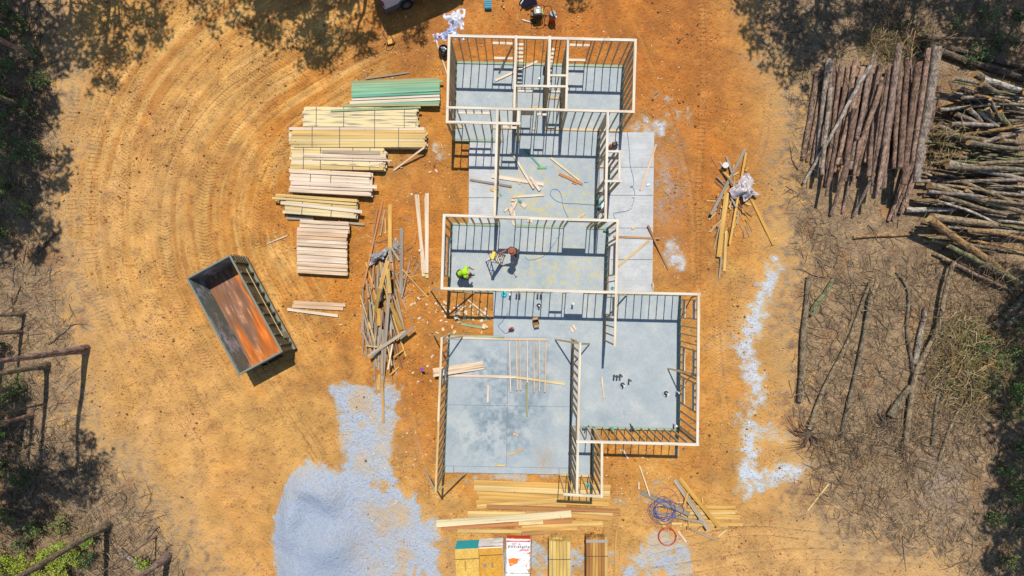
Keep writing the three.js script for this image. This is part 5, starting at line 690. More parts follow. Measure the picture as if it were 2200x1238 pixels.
  stub(1096, 633, 'white pipe stub beside the turquoise coil'); stub(1110, 632, 'pair of dark pipe stubs against the long wall', 2, std(0x50545c, 0.6)); stub(1155, 632, 'pair of slim stubs farther along the long wall', 2, std(0x6c6a70, 0.6)); stub(1318, 806, 'cluster of three dark stubs in the front room', 3, std(0x4a5262, 0.6)); stub(1350, 815, 'single short dark stub near the cluster', 1, std(0x5a6068, 0.6)); stub(1446, 910, 'white stub near the front room corner'); stub(1452, 840, 'white stub at the front room east wall'); stub(1168, 152, 'dark stub in the bath partition', 1, std(0x3c3c40, 0.6)); stub(1158, 179, 'white stub by the hall partition'); stub(1229, 653, 'short white stub in the wide doorway');
  const kit = (px, py, label, c) => { const s = at(thing('nail_gun', label, 'nail gun'), px, py, rr(0, 3)); part(s, 'gun_body', rbox(0.1, 0.12, 0.3, 0.03, 0, 0.1, 0), c); part(s, 'magazine', boxAt(0.05, 0.06, 0.3, 0.04, 0.05, 0.1, 0.5), BLACK); part(s, 'grip', boxAt(0.05, 0.05, 0.22, -0.12, 0.08, -0.02, 1.2), BLACK); };
  kit(1256, 919, 'dark nail gun by the garage wall', std(0x36506c, 0.5)); kit(1315, 921, 'teal nail gun on the south plate of the front room', TEALP); kit(1355, 919, 'dark nail gun farther along the south plate', std(0x2c3e5c, 0.5)); kit(1304, 498, 'teal nail gun inside the work room east wall', TEALP);
  g = at(solid('paper_scrap', 'bluish white paper scrap on the walkway', 'paper', crumpled(0.16, 0.1, 6, 5, 0.05, null, 44), WHITEP), 1391, 398, 0.3, 0.01); at(solid('paper_scrap', 'blue paper scrap on the great room floor', 'paper', crumpled(0.2, 0.1, 6, 5, 0.05, null, 46), std(0x8cb4e4, 0.7)), 1259, 391, 0.3, 0.01); for (const [x, y, n] of [[1361, 424, 'small white block on the walkway beside the hose'], [1351, 450, 'small white block where the walkway hose turns'], [1354, 447.5, 'second small white block where the walkway hose turns']]) lay('wood_offcut', n, 'offcut', undefined, [x - 2, y], [x + 2.2, y - 1], 0.07, 0.05, M.white, 0.1);
  g = thing('marking_flag', 'purple marking flag on a bent wire by the garage', 'flag'); at(g, 906, 800); part(g, 'wire', tube([V(0, 0, 0), V(0.02, 0.3, -0.05), V(0.08, 0.5, -0.2)], 0.006, 5), BLACK); part(g, 'flag', crumpled(0.2, 0.16, 6, 5, 0.03, null, 50).rotateZ(0.4).translate(0.12, 0.5, -0.24), std(0x9448c4, 0.6));
}
// ------------------------------------------------------------------ the step ladder
{
  const g = thing('step_ladder', 'orange step ladder with a yellow top cap in the work room', 'ladder'), h = 1.85, top = PV(1059.5, 549, ST + h), or = std(0xb8552c, 0.5), al = std(0xd8d2c4, 0.4);
  const fr = [PV(1085, 548.5, ST), PV(1078.5, 571, ST)], re = [PV(1049.5, 543.5, ST), PV(1044.5, 563, ST)], d = new THREE.Vector3().subVectors(fr[1], fr[0]).normalize();
  const tops = [top.clone().addScaledVector(d, -0.16), top.clone().addScaledVector(d, 0.16)];
  for (let k = 0; k < 2; k++) { span(part(g, 'front_rail', BOXES[0], or), fr[k], tops[k], 0.03, 0.075); span(part(g, 'rear_rail', BOXES[0], or), re[k], tops[k], 0.03, 0.055); for (const q of [fr[k], re[k]]) part(g, 'foot', boxAt(0.07, 0.03, 0.05, q.x, ST + 0.015, q.z), BLACK); }
  for (let i = 1; i <= 5; i++) { const t = i / 6, a = fr[0].clone().lerp(tops[0], t), b = fr[1].clone().lerp(tops[1], t); span(part(g, 'step', BOXES[1], al), a, b, 0.085, 0.025); }
  for (let i = 1; i <= 3; i++) { const t = i / 4, a = re[0].clone().lerp(tops[0], t), b = re[1].clone().lerp(tops[1], t); span(part(g, 'rear_bar', BOXES[1], al), a, b, 0.03, 0.02); }
  const cap = part(g, 'top_cap', rbox(0.17, 0.06, 0.38, 0.02), std(0xf4d414, 0.45)); cap.position.copy(top); cap.rotation.y = Math.atan2(d.x, d.z);
  span(part(g, 'spreader', BOXES[2], al), fr[0].clone().lerp(tops[0], 0.45), re[0].clone().lerp(tops[0], 0.45), 0.02, 0.02); span(part(g, 'spreader', BOXES[2], al), fr[1].clone().lerp(tops[1], 0.45), re[1].clone().lerp(tops[1], 0.45), 0.02, 0.02);
}
// ------------------------------------------------------------------ people: tapered bones joined smoothly and meshed
function flesh(bones, cell, k = 0.03) {
  const lo = V(9e9, 9e9, 9e9), hi = V(-9e9, -9e9, -9e9); for (const [a, b, r, s] of bones) for (const [q, w] of [[a, r], [b, s]]) { lo.min(q.clone().addScalar(-w - 0.05)); hi.max(q.clone().addScalar(w + 0.05)); }
  const size = Math.max(hi.x - lo.x, hi.y - lo.y, hi.z - lo.z), n = Math.min(110, Math.ceil(size / cell) + 4), mc = new MarchingCubes(n, new THREE.MeshStandardMaterial(), false, false, 120000), c = lo.clone().add(hi).multiplyScalar(0.5), half = size / 2 * 1.06;
  mc.isolation = 0; const q = V(0, 0, 0), ab = V(0, 0, 0), ap = V(0, 0, 0);
  for (let z = 0; z < n; z++) for (let y = 0; y < n; y++) for (let x = 0; x < n; x++) {
    q.set((x - n / 2) / (n / 2) * half + c.x, (y - n / 2) / (n / 2) * half + c.y, (z - n / 2) / (n / 2) * half + c.z); let d = 9;
    for (const [a, b, r, s] of bones) { ab.subVectors(b, a); ap.subVectors(q, a); const t = clamp(ap.dot(ab) / Math.max(1e-9, ab.lengthSq())), e = ap.addScaledVector(ab, -t).length() - lerp(r, s, t), h = clamp(0.5 + 0.5 * (d - e) / k); d = lerp(d, e, h) - k * h * (1 - h); }
    mc.field[x + y * n + z * n * n] = -d;
  }
  mc.update(); const p = mc.positionArray.slice(0, mc.count * 3); for (let i = 0; i < p.length; i += 3) { p[i] = p[i] * half + c.x; p[i + 1] = p[i + 1] * half + c.y; p[i + 2] = p[i + 2] * half + c.z; }
  let g = new THREE.BufferGeometry(); g.setAttribute('position', new THREE.Float32BufferAttribute(p, 3)); g = mergeVertices(g, 1e-4); g.computeVertexNormals(); return g;
}
function hand(wrist, dir, up, side, curl) {                   // palm, four fingers and a thumb
  const D = dir.clone().normalize(), S = new THREE.Vector3().crossVectors(D, up).normalize().multiplyScalar(side), U = new THREE.Vector3().crossVectors(S, D).multiplyScalar(side), at = (d, s, u) => wrist.clone().addScaledVector(D, d).addScaledVector(S, s).addScaledVector(U, u), b = [];
  b.push([wrist, at(0.05, 0, 0), 0.026, 0.03], [at(0.03, -0.026, 0), at(0.085, -0.03, 0), 0.016, 0.014], [at(0.03, 0, 0), at(0.09, 0, 0), 0.018, 0.015], [at(0.03, 0.026, 0), at(0.085, 0.03, 0), 0.016, 0.014]);
  [[-0.033, 0.07], [-0.011, 0.085], [0.011, 0.08], [0.033, 0.06]].forEach(([s, l]) => { const k = at(0.088, s, 0), m = at(0.088 + l * 0.5, s * 1.1, -curl * 0.02), e = at(0.088 + l * (0.98 - curl * 0.35), s * 1.15, -curl * 0.055); b.push([k, m, 0.0095, 0.009], [m, e, 0.009, 0.0075]); });
  b.push([at(0.02, -0.03, 0), at(0.05, -0.062, -0.012), 0.013, 0.0105], [at(0.05, -0.062, -0.012), at(0.085, -0.068, -0.03), 0.0105, 0.009]); return b;
}
function person(label, j, look) {
  const g = thing('person', label, 'person'), skin = std(0xb87a58, 0.6), shirt = std(look.shirt, 0.85), pants = std(look.pants, 0.9), boots = std(0x4a3a2c, 0.8), hair = std(0x2c2420, 0.9);
  const { hip, chest, neck, head, face } = j, sh = j.sh, el = j.el, wr = j.wr, hp = j.hp, kn = j.kn, an = j.an, toe = j.toe, mid = hip.clone().lerp(chest, 0.5), body = [], sz = [], pz = [];
  const up = head.clone().sub(neck).normalize(), crown = head.clone().addScaledVector(up, 0.06), chin = head.clone().addScaledVector(up, -0.07).addScaledVector(face, 0.035);
  body.push([hip, mid, 0.135, 0.12], [mid, chest, 0.12, 0.15], [chest, neck, 0.12, 0.06]); sz.push([hip, mid, 0.155, 0.14], [mid, chest, 0.14, 0.172], [chest, neck, 0.15, 0.075]); pz.push([hip, hip.clone().lerp(chest, 0.2), 0.155, 0.14]);
  for (let i = 0; i < 2; i++) {
    body.push([chest, sh[i], 0.09, 0.065], [sh[i], el[i], 0.055, 0.042], [el[i], wr[i], 0.042, 0.028], [hip, hp[i], 0.11, 0.1], [hp[i], kn[i], 0.09, 0.062], [kn[i], an[i], 0.062, 0.042], [an[i], toe[i], 0.045, 0.035]);
    sz.push([chest, sh[i], 0.115, 0.088], [sh[i], el[i].clone().lerp(sh[i], look.sleeve), 0.078, 0.066]); if (look.sleeve === 0) sz.push([el[i], wr[i].clone().lerp(el[i], 0.12), 0.06, 0.045]); pz.push([hip, hp[i], 0.14, 0.125], [hp[i], kn[i], 0.112, 0.085], [kn[i], an[i].clone().lerp(kn[i], 0.06), 0.085, 0.07]);
  }
  const hg = [[neck, head.clone().addScaledVector(up, -0.05), 0.058, 0.055], [head.clone().addScaledVector(up, -0.01), crown, 0.088, 0.086], [head, chin, 0.07, 0.035], [head.clone().addScaledVector(face, 0.085), head.clone().addScaledVector(face, 0.105).addScaledVector(up, -0.03), 0.01, 0.014]];
  const left = new THREE.Vector3().crossVectors(up, face).normalize(); for (const s of [-1, 1]) hg.push([head.clone().addScaledVector(left, s * 0.09).addScaledVector(up, 0.01), head.clone().addScaledVector(left, s * 0.094).addScaledVector(up, -0.03), 0.014, 0.01]);
  const parts = [flesh(body, 0.024, 0.04), flesh(hg, 0.008, 0.018)]; for (let i = 0; i < 2; i++) parts.push(flesh(hand(wr[i], wr[i].clone().sub(el[i]), i ? left : left.clone().negate(), i ? 1 : -1, 0.9), 0.005, 0.006));
  part(g, 'body', mergeGeometries(parts), skin); part(g, 'shirt', flesh(sz, 0.022, 0.04), shirt); part(g, 'trousers', flesh(pz, 0.022, 0.04), pants);
  for (let i = 0; i < 2; i++) part(g, 'boot', flesh([[an[i].clone().add(V(0, 0.04, 0)), an[i], 0.06, 0.062], [an[i], toe[i], 0.06, 0.045]], 0.014, 0.02), boots);
  for (const s of [-1, 1]) part(g, 'eye', new THREE.SphereGeometry(0.012, 8, 6).translate(...head.clone().addScaledVector(face, 0.078).addScaledVector(left, s * 0.032).addScaledVector(up, 0.005).toArray()), BLACK); part(g, 'mouth', new THREE.SphereGeometry(0.016, 8, 6).scale(1, 0.4, 1).translate(...head.clone().addScaledVector(face, 0.075).addScaledVector(up, -0.062).toArray()), std(0x8c4a3c, 0.7));
  part(g, 'hair', flesh([[head.clone().addScaledVector(face, -0.015).addScaledVector(up, 0.03), crown.clone().addScaledVector(face, -0.02), 0.092, 0.09]], 0.012, 0.02), hair);
  if (look.hat) { const brim = new THREE.LatheGeometry([[0.1, 0.012], [0.15, 0], [0.19, 0.012], [0.19, 0.02], [0.15, 0.01], [0.105, 0.03], [0.1, 0.1], [0.085, 0.125], [0.05, 0.115], [0.001, 0.1]].map((q) => new THREE.Vector2(q[0], q[1])), 28); const m = part(g, 'hat', brim, std(look.hat, 0.8)); m.position.copy(head).addScaledVector(up, 0.07); m.quaternion.setFromUnitVectors(V(0, 1, 0), up); part(m, 'hat_band', new THREE.CylinderGeometry(0.106, 0.108, 0.025, 24, 1, true).translate(0, 0.045, 0), std(0x3c2420, 0.8)); }
  return g;
}
{
  // bent over at the low wall, facing the house interior
  const o = PV(999, 591, ST), q = (x, y, z) => V(o.x + x, ST + y, o.z + z);
  person('worker in a lime green shirt bending over near the work room wall', { hip: q(-0.22, 0.86, -0.02), chest: q(0.1, 1.12, -0.1), neck: q(0.24, 1.15, -0.06), head: q(0.34, 1.1, 0.0), face: V(0.55, -0.8, 0.2).normalize(), sh: [q(0.16, 1.08, -0.3), q(0.12, 1.06, 0.12)], el: [q(0.28, 0.82, -0.36), q(0.22, 0.8, 0.2)], wr: [q(0.42, 0.6, -0.28), q(0.36, 0.58, 0.16)], hp: [q(-0.2, 0.84, -0.12), q(-0.18, 0.84, 0.1)], kn: [q(-0.04, 0.48, -0.16), q(0.06, 0.48, 0.14)], an: [q(-0.14, 0.09, -0.18), q(-0.02, 0.09, 0.18)], toe: [q(0.02, 0.05, -0.2), q(0.14, 0.05, 0.2)] }, { shirt: 0xb6f21c, pants: 0x3c4638, sleeve: 0.3 });
}
{
  const o = PV(1102, 545, ST), q = (x, y, z) => V(o.x + x, ST + y, o.z + z);
  person('worker in a wide brown hat reaching for the step ladder', { hip: q(0.1, 0.92, -0.06), chest: q(0.02, 1.3, -0.02), neck: q(-0.01, 1.47, 0.0), head: q(-0.03, 1.6, 0.02), face: V(-0.75, -0.4, 0.5).normalize(), sh: [q(-0.08, 1.4, -0.14), q(0.12, 1.38, 0.12)], el: [q(-0.36, 1.26, -0.04), q(0.14, 1.12, 0.3)], wr: [q(-0.6, 1.2, 0.06), q(0.06, 1.04, 0.48)], hp: [q(0.02, 0.9, -0.14), q(0.16, 0.9, 0.02)], kn: [q(-0.02, 0.5, -0.14), q(0.26, 0.5, -0.06)], an: [q(0.02, 0.09, -0.14), q(0.3, 0.09, -0.16)], toe: [q(-0.14, 0.05, -0.06), q(0.16, 0.05, -0.06)] }, { shirt: 0x4c3a38, pants: 0x6c6450, sleeve: 0.3, hat: 0xa8644c });
  const g = thing('hammer', 'dark hammer held by the worker in the brown hat', 'hammer'); span(part(g, 'handle', BOXES[0], BLACK), q(0.06, 1.0, 0.52), q(0.2, 0.92, 0.76), 0.025, 0.03); part(g, 'head', boxAt(0.12, 0.03, 0.035, 0.2, 0.92, 0.76, 0.9), STEEL).position.set(o.x, ST, o.z);
}
// ------------------------------------------------------------------ logs, trunks, trees, brush
const barkTex = dataTex(512, 512, (i, j, o) => { const a = tnoise(i, j, 512, 512, 34, 12), b = tnoise(i, j, 512, 512, 70, 40), c = tnoise(i, j, 512, 512, 4, 4), v = clamp(0.42 + 0.5 * a + 0.28 * b + 0.3 * (c - 0.5)) * 255, l = clamp((c - 0.62) * 4); o[0] = lerp(v, 225, l * 0.3); o[1] = lerp(v * 0.97, 228, l * 0.3); o[2] = lerp(v * 0.93, 220, l * 0.3); });
const barkBump = dataTex(256, 256, (i, j, o) => { const v = 255 * (0.6 * tnoise(i, j, 256, 256, 30, 10) + 0.4 * tnoise(i, j, 256, 256, 60, 36)); o[0] = o[1] = o[2] = v; }, false);
for (const t of [barkTex, barkBump]) t.repeat.set(0.8, 0.8);
const bark = (c) => new THREE.MeshStandardMaterial({ color: col(c), map: barkTex, bumpMap: barkBump, bumpScale: 0.025, roughness: 0.95 });
const B = { brown: [bark(0xc2a698), bark(0xae968c), bark(0xd0b4a6), bark(0xb8a49e), bark(0xa0867a)], grey: [bark(0xc2bab2), bark(0xb4aca8), bark(0xcac4bc)], tan: [bark(0xb8aa90), bark(0xa89e88), bark(0x9c9684)], pale: [bark(0xe0e0dc)], yellow: [bark(0xc4a272), bark(0xb89a6c)], green: [bark(0x9aa27c)], dark: [bark(0x8c7a6c), bark(0x968474), bark(0x82766a)] };
const CUT = [std(0xe0b878, 0.85), std(0xd0a468, 0.85), std(0xe8c890, 0.85)], CUTO = std(0xe89a3c, 0.85);
const jit = (a, s) => a + rr(-s, s);
// a felled log between two photo pixels, laid to rest on what is there
function log(label, a, b, rpx, mats, o = {}) {
  const { group, h = 0.3, via, cut, name = 'log', taper = 0.78, cat = 'log' } = o, r = rpx / 41, A = P(a[0], a[1], h), Bq = P(b[0], b[1], h), [ya, yb] = restLine(A[0], A[1], Bq[0], Bq[1], r * 0.35);
  const g = thing(name, label, cat, group), L = Math.hypot(A[0] - Bq[0], A[1] - Bq[1]), n = Math.max(4, Math.round(L / 0.5)), r1 = r * taper, s = rr(1, 90), pts = [], rad = [];
  const pv = via ? via.map((q) => P(q[0], q[1], h)) : [], base = via ? curve([[A[0], A[1]], ...pv, [Bq[0], Bq[1]]].map((q) => V(q[0], 0, q[1])), n) : null;
  for (let i = 0; i <= n; i++) { const t = i / n, k = lerp(r, r1, t), w = Math.sin(t * Math.PI) * r * 0.9; pts.push(V((base ? base[i].x : lerp(A[0], Bq[0], t)) + (noise(s + t * 3, 1) - 0.5) * w, lerp(ya, yb, t) + k * 0.97, (base ? base[i].z : lerp(A[1], Bq[1], t)) + (noise(s + t * 3, 5) - 0.5) * w)); rad.push(k * (0.95 + 0.1 * noise(s, t * 6))); }
  part(g, 'bark', tube(pts, rad, 10, 0.16, s, false), pick(mats));
  const cap = (p, q, k, m) => { const d = new THREE.CircleGeometry(k * 0.98, 12), c = part(g, 'cut_end', d, m); c.position.copy(p).addScaledVector(q.clone().sub(p).normalize(), -0.004); c.quaternion.setFromUnitVectors(V(0, 0, 1), p.clone().sub(q).normalize()); };
  cap(pts[0], pts[1], rad[0], cut ?? pick(CUT)); cap(pts[n], pts[n - 1], rad[n], pick(CUT));
  stamp(A[0], A[1], ya + 2 * r, Bq[0], Bq[1], yb + 2 * r1, r, r); return g;
}
{ // the pile of long logs
  const G = 'brown logs in the large log pile', GL = 'lower logs in the large log pile';
  for (let k = 0; k < 26; k++) { const x = 1752 + k * 9.4 + rr(-3, 3); log('partly hidden brown log at the bottom of the large log pile', [x + rr(10, 26), rr(125, 200)], [x - rr(8, 24), rr(330, 395)], rr(3.5, 5.5), B.brown, { group: GL, h: 0.15 }); }
  const D = [[1765, 148, 1734, 338, 5, 'b'], [1778, 129, 1759, 380, 5.5, 'g'], [1787, 121, 1779, 262, 4, 'b'], [1795, 129, 1784, 310, 4.5, 'b'], [1805, 140, 1772, 399, 4.5, 'b'], [1811, 181, 1766, 424, 4.5, 'b'], [1823, 173, 1785, 389, 5.5, 'b'], [1854, 146, 1794, 356, 5.5, 'b'], [1863, 150, 1808, 354, 6, 'b'], [1825, 241, 1808, 391, 6.5, 'b'], [1877, 121, 1827, 364, 5.5, 'b'], [1871, 115, 1835, 300, 4, 'b'], [1881, 185, 1838, 375, 5.5, 'b'], [1889, 195, 1859, 382, 6.5, 'b'], [1889, 158, 1862, 420, 4.5, 'b'], [1898, 117, 1872, 408, 6.5, 'b'], [1916, 162, 1893, 406, 7, 'b'], [1933, 127, 1902, 368, 5.5, 'b'], [1949, 92, 1907, 370, 7, 'b'], [1947, 152, 1916, 404, 8, 'b'], [1956, 129, 1925, 360, 5.5, 'b'], [1978, 164, 1956, 344, 5.5, 'b'], [1999, 102, 1962, 300, 6, 'b'], [1999, 168, 1974, 342, 6.5, 'b'], [1987, 226, 1922, 472, 4.5, 'b'], [1965, 345, 1931, 470, 4, 'b'], [1968, 340, 1946, 455, 6, 'b'], [1803, 350, 1796, 459, 4.5, 'b'], [1836, 365, 1822, 455, 3.5, 'b'], [1860, 380, 1845, 464, 3.5, 'b'], [1842, 300, 1832, 392, 4, 'b'], [1876, 320, 1864, 430, 4, 'b']];
  D.forEach(([a, b, c, d, r, m], i) => log('brown barked log on top of the large log pile', [a, b], [c, d], r, m === 'g' ? B.grey : B.brown, { group: G, h: 0.5 }));
  log('thick blue grey log at the house side of the brown logs', [1972, 127], [1935, 402], 8.5, B.grey, { h: 0.7 }); log('slim whitish log lying askew over the brown logs', [1844, 158], [1743, 387], 4, B.pale, { h: 0.8 }); log('slim grey log crossing the forest side of the brown logs', [1782, 190], [1759, 378], 5, B.grey, { h: 0.6 });
}
{ // the jumble of smaller logs beside it
  const C = (x, y) => [1940 + x / 4.954, 150 + y / 4.954], E = (x, y) => [1940 + x / 4.954, 370 + y / 4.954], G = 'thin poles under the jumbled log heap', GT = 'grey poles on top of the jumbled log heap';
  for (let k = 0; k < 95; k++) { const y = rr(195, 530), x = rr(1966, 2110); const tn = pick(['dark', 'tan', 'grey', 'green']); log('thin ' + { dark: 'dark', tan: 'tan', grey: 'grey', green: 'greenish' }[tn] + ' pole low in the ' + (y < 290 ? 'upper' : y < 410 ? 'middle' : 'lower') + ' jumbled log heap', [x, y], [x + rr(90, 200), y + rr(-14, 34)], rr(1.8, 3.8), B[tn], { group: G, h: 0.2, name: 'pole' }); }
  const T = [[650, 100, 1100, 270, 8.5], [690, 190, 1050, 300, 8, 'p'], [590, 270, 800, 340, 6], [600, 450, 820, 560, 5.5, 'g'], [520, 490, 800, 590, 6, 'g'], [730, 470, 990, 610, 6.5, 'g'], [780, 460, 1000, 550, 6], [330, 620, 550, 690, 5, 'g'], [460, 600, 880, 620, 6, 'g'], [300, 700, 1288, 780, 6.5], [790, 800, 1330, 630, 5.5, 'g'], [540, 830, 1330, 830, 6.5], [790, 870, 990, 920, 5], [360, 1020, 1330, 1195, 8, 'g'], [680, 1040, 1330, 980, 5.5], [310, 1080, 1330, 1090, 6.5], [140, 1180, 1330, 1200, 5, 'g'], [1040, 760, 1330, 770, 6], [850, 420, 1330, 440, 4], [1100, 550, 1330, 520, 5]];
  T.forEach(([a, b, c, d, r, m]) => log('grey barked pole on top of the jumbled log heap', C(a, b), C(c, d), r * 0.84, m === 'p' ? B.pale : m === 'g' ? B.grey : B.tan, { group: GT, h: 0.5, name: 'pole' }));
  const U = [[150, 175, 1290, 440, 8.5], [130, 240, 700, 300, 4.5, 'g'], [280, 290, 1060, 460, 5.5], [900, 215, 1330, 250, 5, 'g'], [530, 230, 720, 240, 4, 'p'], [560, 110, 1330, 430, 5], [800, 320, 1330, 380, 4], [300, 150, 760, 215, 4]];
  U.forEach(([a, b, c, d, r, m]) => log('grey barked pole on top of the jumbled log heap', E(a, b), E(c, d), r * 0.84, m === 'p' ? B.pale : m === 'g' ? B.grey : B.tan, { group: GT, h: 0.45, name: 'pole' }));
  log('short log with a bright orange sawn end, upper one', C(1080, 330), C(1260, 195), 6, B.tan, { h: 0.7, cut: CUTO }); log('short log with a bright orange sawn end, lower one', C(980, 462), C(1185, 595), 6.5, B.green, { h: 0.8, cut: CUTO });
  log('pale slim stick lying across the jumbled heap', C(550, 368), C(960, 410), 2.6, B.yellow, { h: 0.5, name: 'pole' }); log('pale slim stick slanting over the jumbled heap', C(750, 390), C(1010, 552), 2.6, B.grey, { h: 0.7, name: 'pole' }); log('orange scarred pole over the jumbled heap', C(680, 682), C(1330, 590), 4, B.yellow, { h: 0.6, name: 'pole' }); log('yellow stick between the log pile and the jumbled heap', C(240, 880), C(500, 906), 3, B.yellow, { h: 0.3, name: 'pole' });
  log('lichen white log end sticking out toward the brown logs', E(70, 392), E(520, 402), 6, B.pale, { h: 0.4 }); log('grey forked pole curving over the jumbled heap', E(270, 320), E(1030, 552), 3.2, B.pale, { h: 0.5, via: [E(700, 440)], name: 'pole' }); log('thick straight log along the near edge of the jumbled heap', E(200, 498), E(960, 572), 8, B.tan, { h: 0.4 });
  log('long yellowish log slanting away below the jumbled heap', E(125, 525), E(1250, 1185), 8, B.yellow, { h: 0.3 }); log('orange peeled pole below the jumbled heap', E(560, 640), E(1330, 722), 5, B.yellow, { h: 0.2, via: [E(940, 662)], name: 'pole' }); log('thin orange pole below the peeled one', E(470, 682), E(1330, 850), 3, B.yellow, { h: 0.15, name: 'pole' }); log('greenish pole beside the long yellowish log', E(410, 792), E(1260, 1232), 5, B.green, { h: 0.2, name: 'pole' }); log('brown pole outside the greenish one', E(330, 862), E(1075, 1205), 4, B.tan, { h: 0.15, name: 'pole' }); log('outermost slim brown pole of the slanting group', E(415, 925), E(1085, 1235), 4, B.brown, { h: 0.15, name: 'pole' });
  log('dark trunk lying across the top right shade', [1975, 88], [2230, 172], 7.5, B.dark, { h: 0.4, name: 'fallen_tree' }); log('second dark trunk beside it in the top right shade', [2000, 84], [2240, 150], 6, B.dark, { h: 0.4, name: 'fallen_tree' }); log('thin dark trunk running to the top right edge', [1955, 82], [2240, 82], 3.5, B.dark, { h: 0.4, name: 'fallen_tree' });
  log('peeled stick with a yellow end below the log pile', [1835, 510], [1962, 503], 3.6, B.yellow, { h: 0.1, name: 'pole' }); log('trunk end reaching in below the slanting poles', [2145, 700], [2230, 610], 7, B.tan, { h: 0.3 }); log('second trunk end reaching in below the slanting poles', [2170, 700], [2240, 630], 6, B.grey, { h: 0.3 });
}
{ // felled slender trunks with roots
  const roots = (g, px, py, r, n, m) => { const [x, z] = P(px, py), y = hAt(x, z); for (let k = 0; k < n; k++) { const a = rr(0, 6.28), l = r * rr(0.5, 1); part(g, 'root', tube([V(x, y + 0.12, z), V(x + Math.cos(a) * l * 0.5, y + rr(0.08, 0.2), z + Math.sin(a) * l * 0.5), V(x + Math.cos(a + 0.4) * l, y + 0.02, z + Math.sin(a + 0.4) * l)], [0.035, 0.022, 0.008], 5, 0.2, k), m); } };
  const F = (l, pts, r, m, o = {}) => log(l, pts[0], pts[pts.length - 1], r, m, { h: 0.12, via: pts.slice(1, -1), name: 'felled_sapling', cat: 'felled tree', taper: 1.35, ...o });
  F('straight bare pole nearest the powder line', [[1737, 596], [1727, 720], [1718, 862]], 5, B.tan); F('short grey green log beside the straight pole', [[1792, 599], [1740, 677]], 4.5, B.green);
  let g = F('felled sapling with dark roots at the powder side', [[1870, 606], [1825, 725], [1766, 844], [1738, 922]], 3.2, B.tan); roots(g, 1737, 932, 1.5, 26, B.dark[0]); g = F('felled sapling with a small root clump, second from the powder line', [[1870, 617], [1843, 775], [1811, 925]], 3, B.tan); roots(g, 1812, 935, 0.7, 14, B.dark[1]);
  F('thin bent sapling in the middle of the brush', [[1927, 584], [1952, 624], [1948, 710], [1958, 775], [1962, 810]], 2.6, B.tan); g = F('long curved sapling, longest in the brush', [[2037, 562], [2022, 622], [2007, 703], [1963, 799], [1956, 846], [1945, 955]], 4, B.tan); roots(g, 1942, 968, 0.9, 18, B.dark[0]); F('grey pole lying against the long curved sapling', [[1988, 664], [1963, 782]], 4.5, B.grey); g = F('short thick trunk with a root ball', [[1955, 830], [1909, 893]], 5.5, B.tan); roots(g, 1900, 905, 0.8, 34, B.dark[2]);
  F('slim sapling toward the shaded brush', [[2040, 760], [2015, 860], [2005, 960]], 2.4, B.tan); F('slim sapling crossing the shaded brush', [[2085, 830], [2040, 930], [2020, 990]], 2.4, B.tan);
  log('fallen grey log among the leafy shrubs', [252, 1184], [304, 1232], 5, B.grey, { h: 0.3, name: 'fallen_tree' }); log('short stick on the forest edge in shade', [70, 552], [118, 500], 3, B.dark, { h: 0.1, name: 'pole' });
}
// fallen branches that can be told apart
{
  const G = 'bare branches strewn over the cleared edge', mats = [...B.tan, ...B.dark, ...B.grey]; const spots = [];
  for (let k = 0; k < 210; k++) { let x, y; do { x = rr(0, 2200); y = rr(0, 1238); } while (mDuff(x, y) < 0.55 || (x > 1745 && x < 2200 && y > 100 && y < 480)); spots.push([x, y]); }
  for (const [x, y] of spots) {
    const a = rr(0, 6.28), l = rr(0.5, 2.0), pts = [], [wx, wz] = P(x, y); let d = a, qx = wx, qz = wz; for (let i = 0; i <= 5; i++) { pts.push(V(qx, hAt(qx, qz) + 0.03 + 0.03 * noise(i, x), qz)); d += rr(-0.4, 0.4); qx += Math.cos(d) * l / 5; qz += Math.sin(d) * l / 5; }
    const r = rr(0.014, 0.034), m = [tube(pts, pts.map((q, i) => r * (1 - i * 0.15)), 5, 0.2, x).toNonIndexed()];
    for (let s = 0; s < 2; s++) { const i = 1 + s * 2, e = pts[i], b = d + (s ? 0.8 : -0.8), q = l * 0.3; m.push(tube([e, V(e.x + Math.cos(b) * q, e.y + 0.05, e.z + Math.sin(b) * q)], [r * 0.6, r * 0.2], 4).toNonIndexed()); }
    const bm = pick(mats), tone = B.dark.includes(bm) ? 'dark' : B.grey.includes(bm) ? 'grey' : 'tan', where = x < 600 ? (y < 350 ? 'in the upper left shade' : y < 650 ? 'on the left forest edge' : y < 950 ? 'among the left standing trunks' : 'near the bottom left shrubs') : y < 120 ? 'above the log piles' : x < 1745 && y < 560 ? 'between clay and log pile' : y < 600 ? 'just below the log pile' : y < 760 ? (x < 1950 ? 'beside the felled saplings' : 'below the slanting poles') : y < 960 ? (x < 1900 ? 'between the felled saplings' : 'by the shaded brush') : x < 1850 ? 'below the dark roots' : x < 2050 ? 'on the lower bare clearing' : 'in the lower right shade';
    solid('fallen_branch', (l > 1.4 ? 'long ' : l > 0.9 ? 'middling ' : 'short ') + tone + ' bare branch ' + where, 'branch', mergeGeometries(m), bm, G);
  }
}
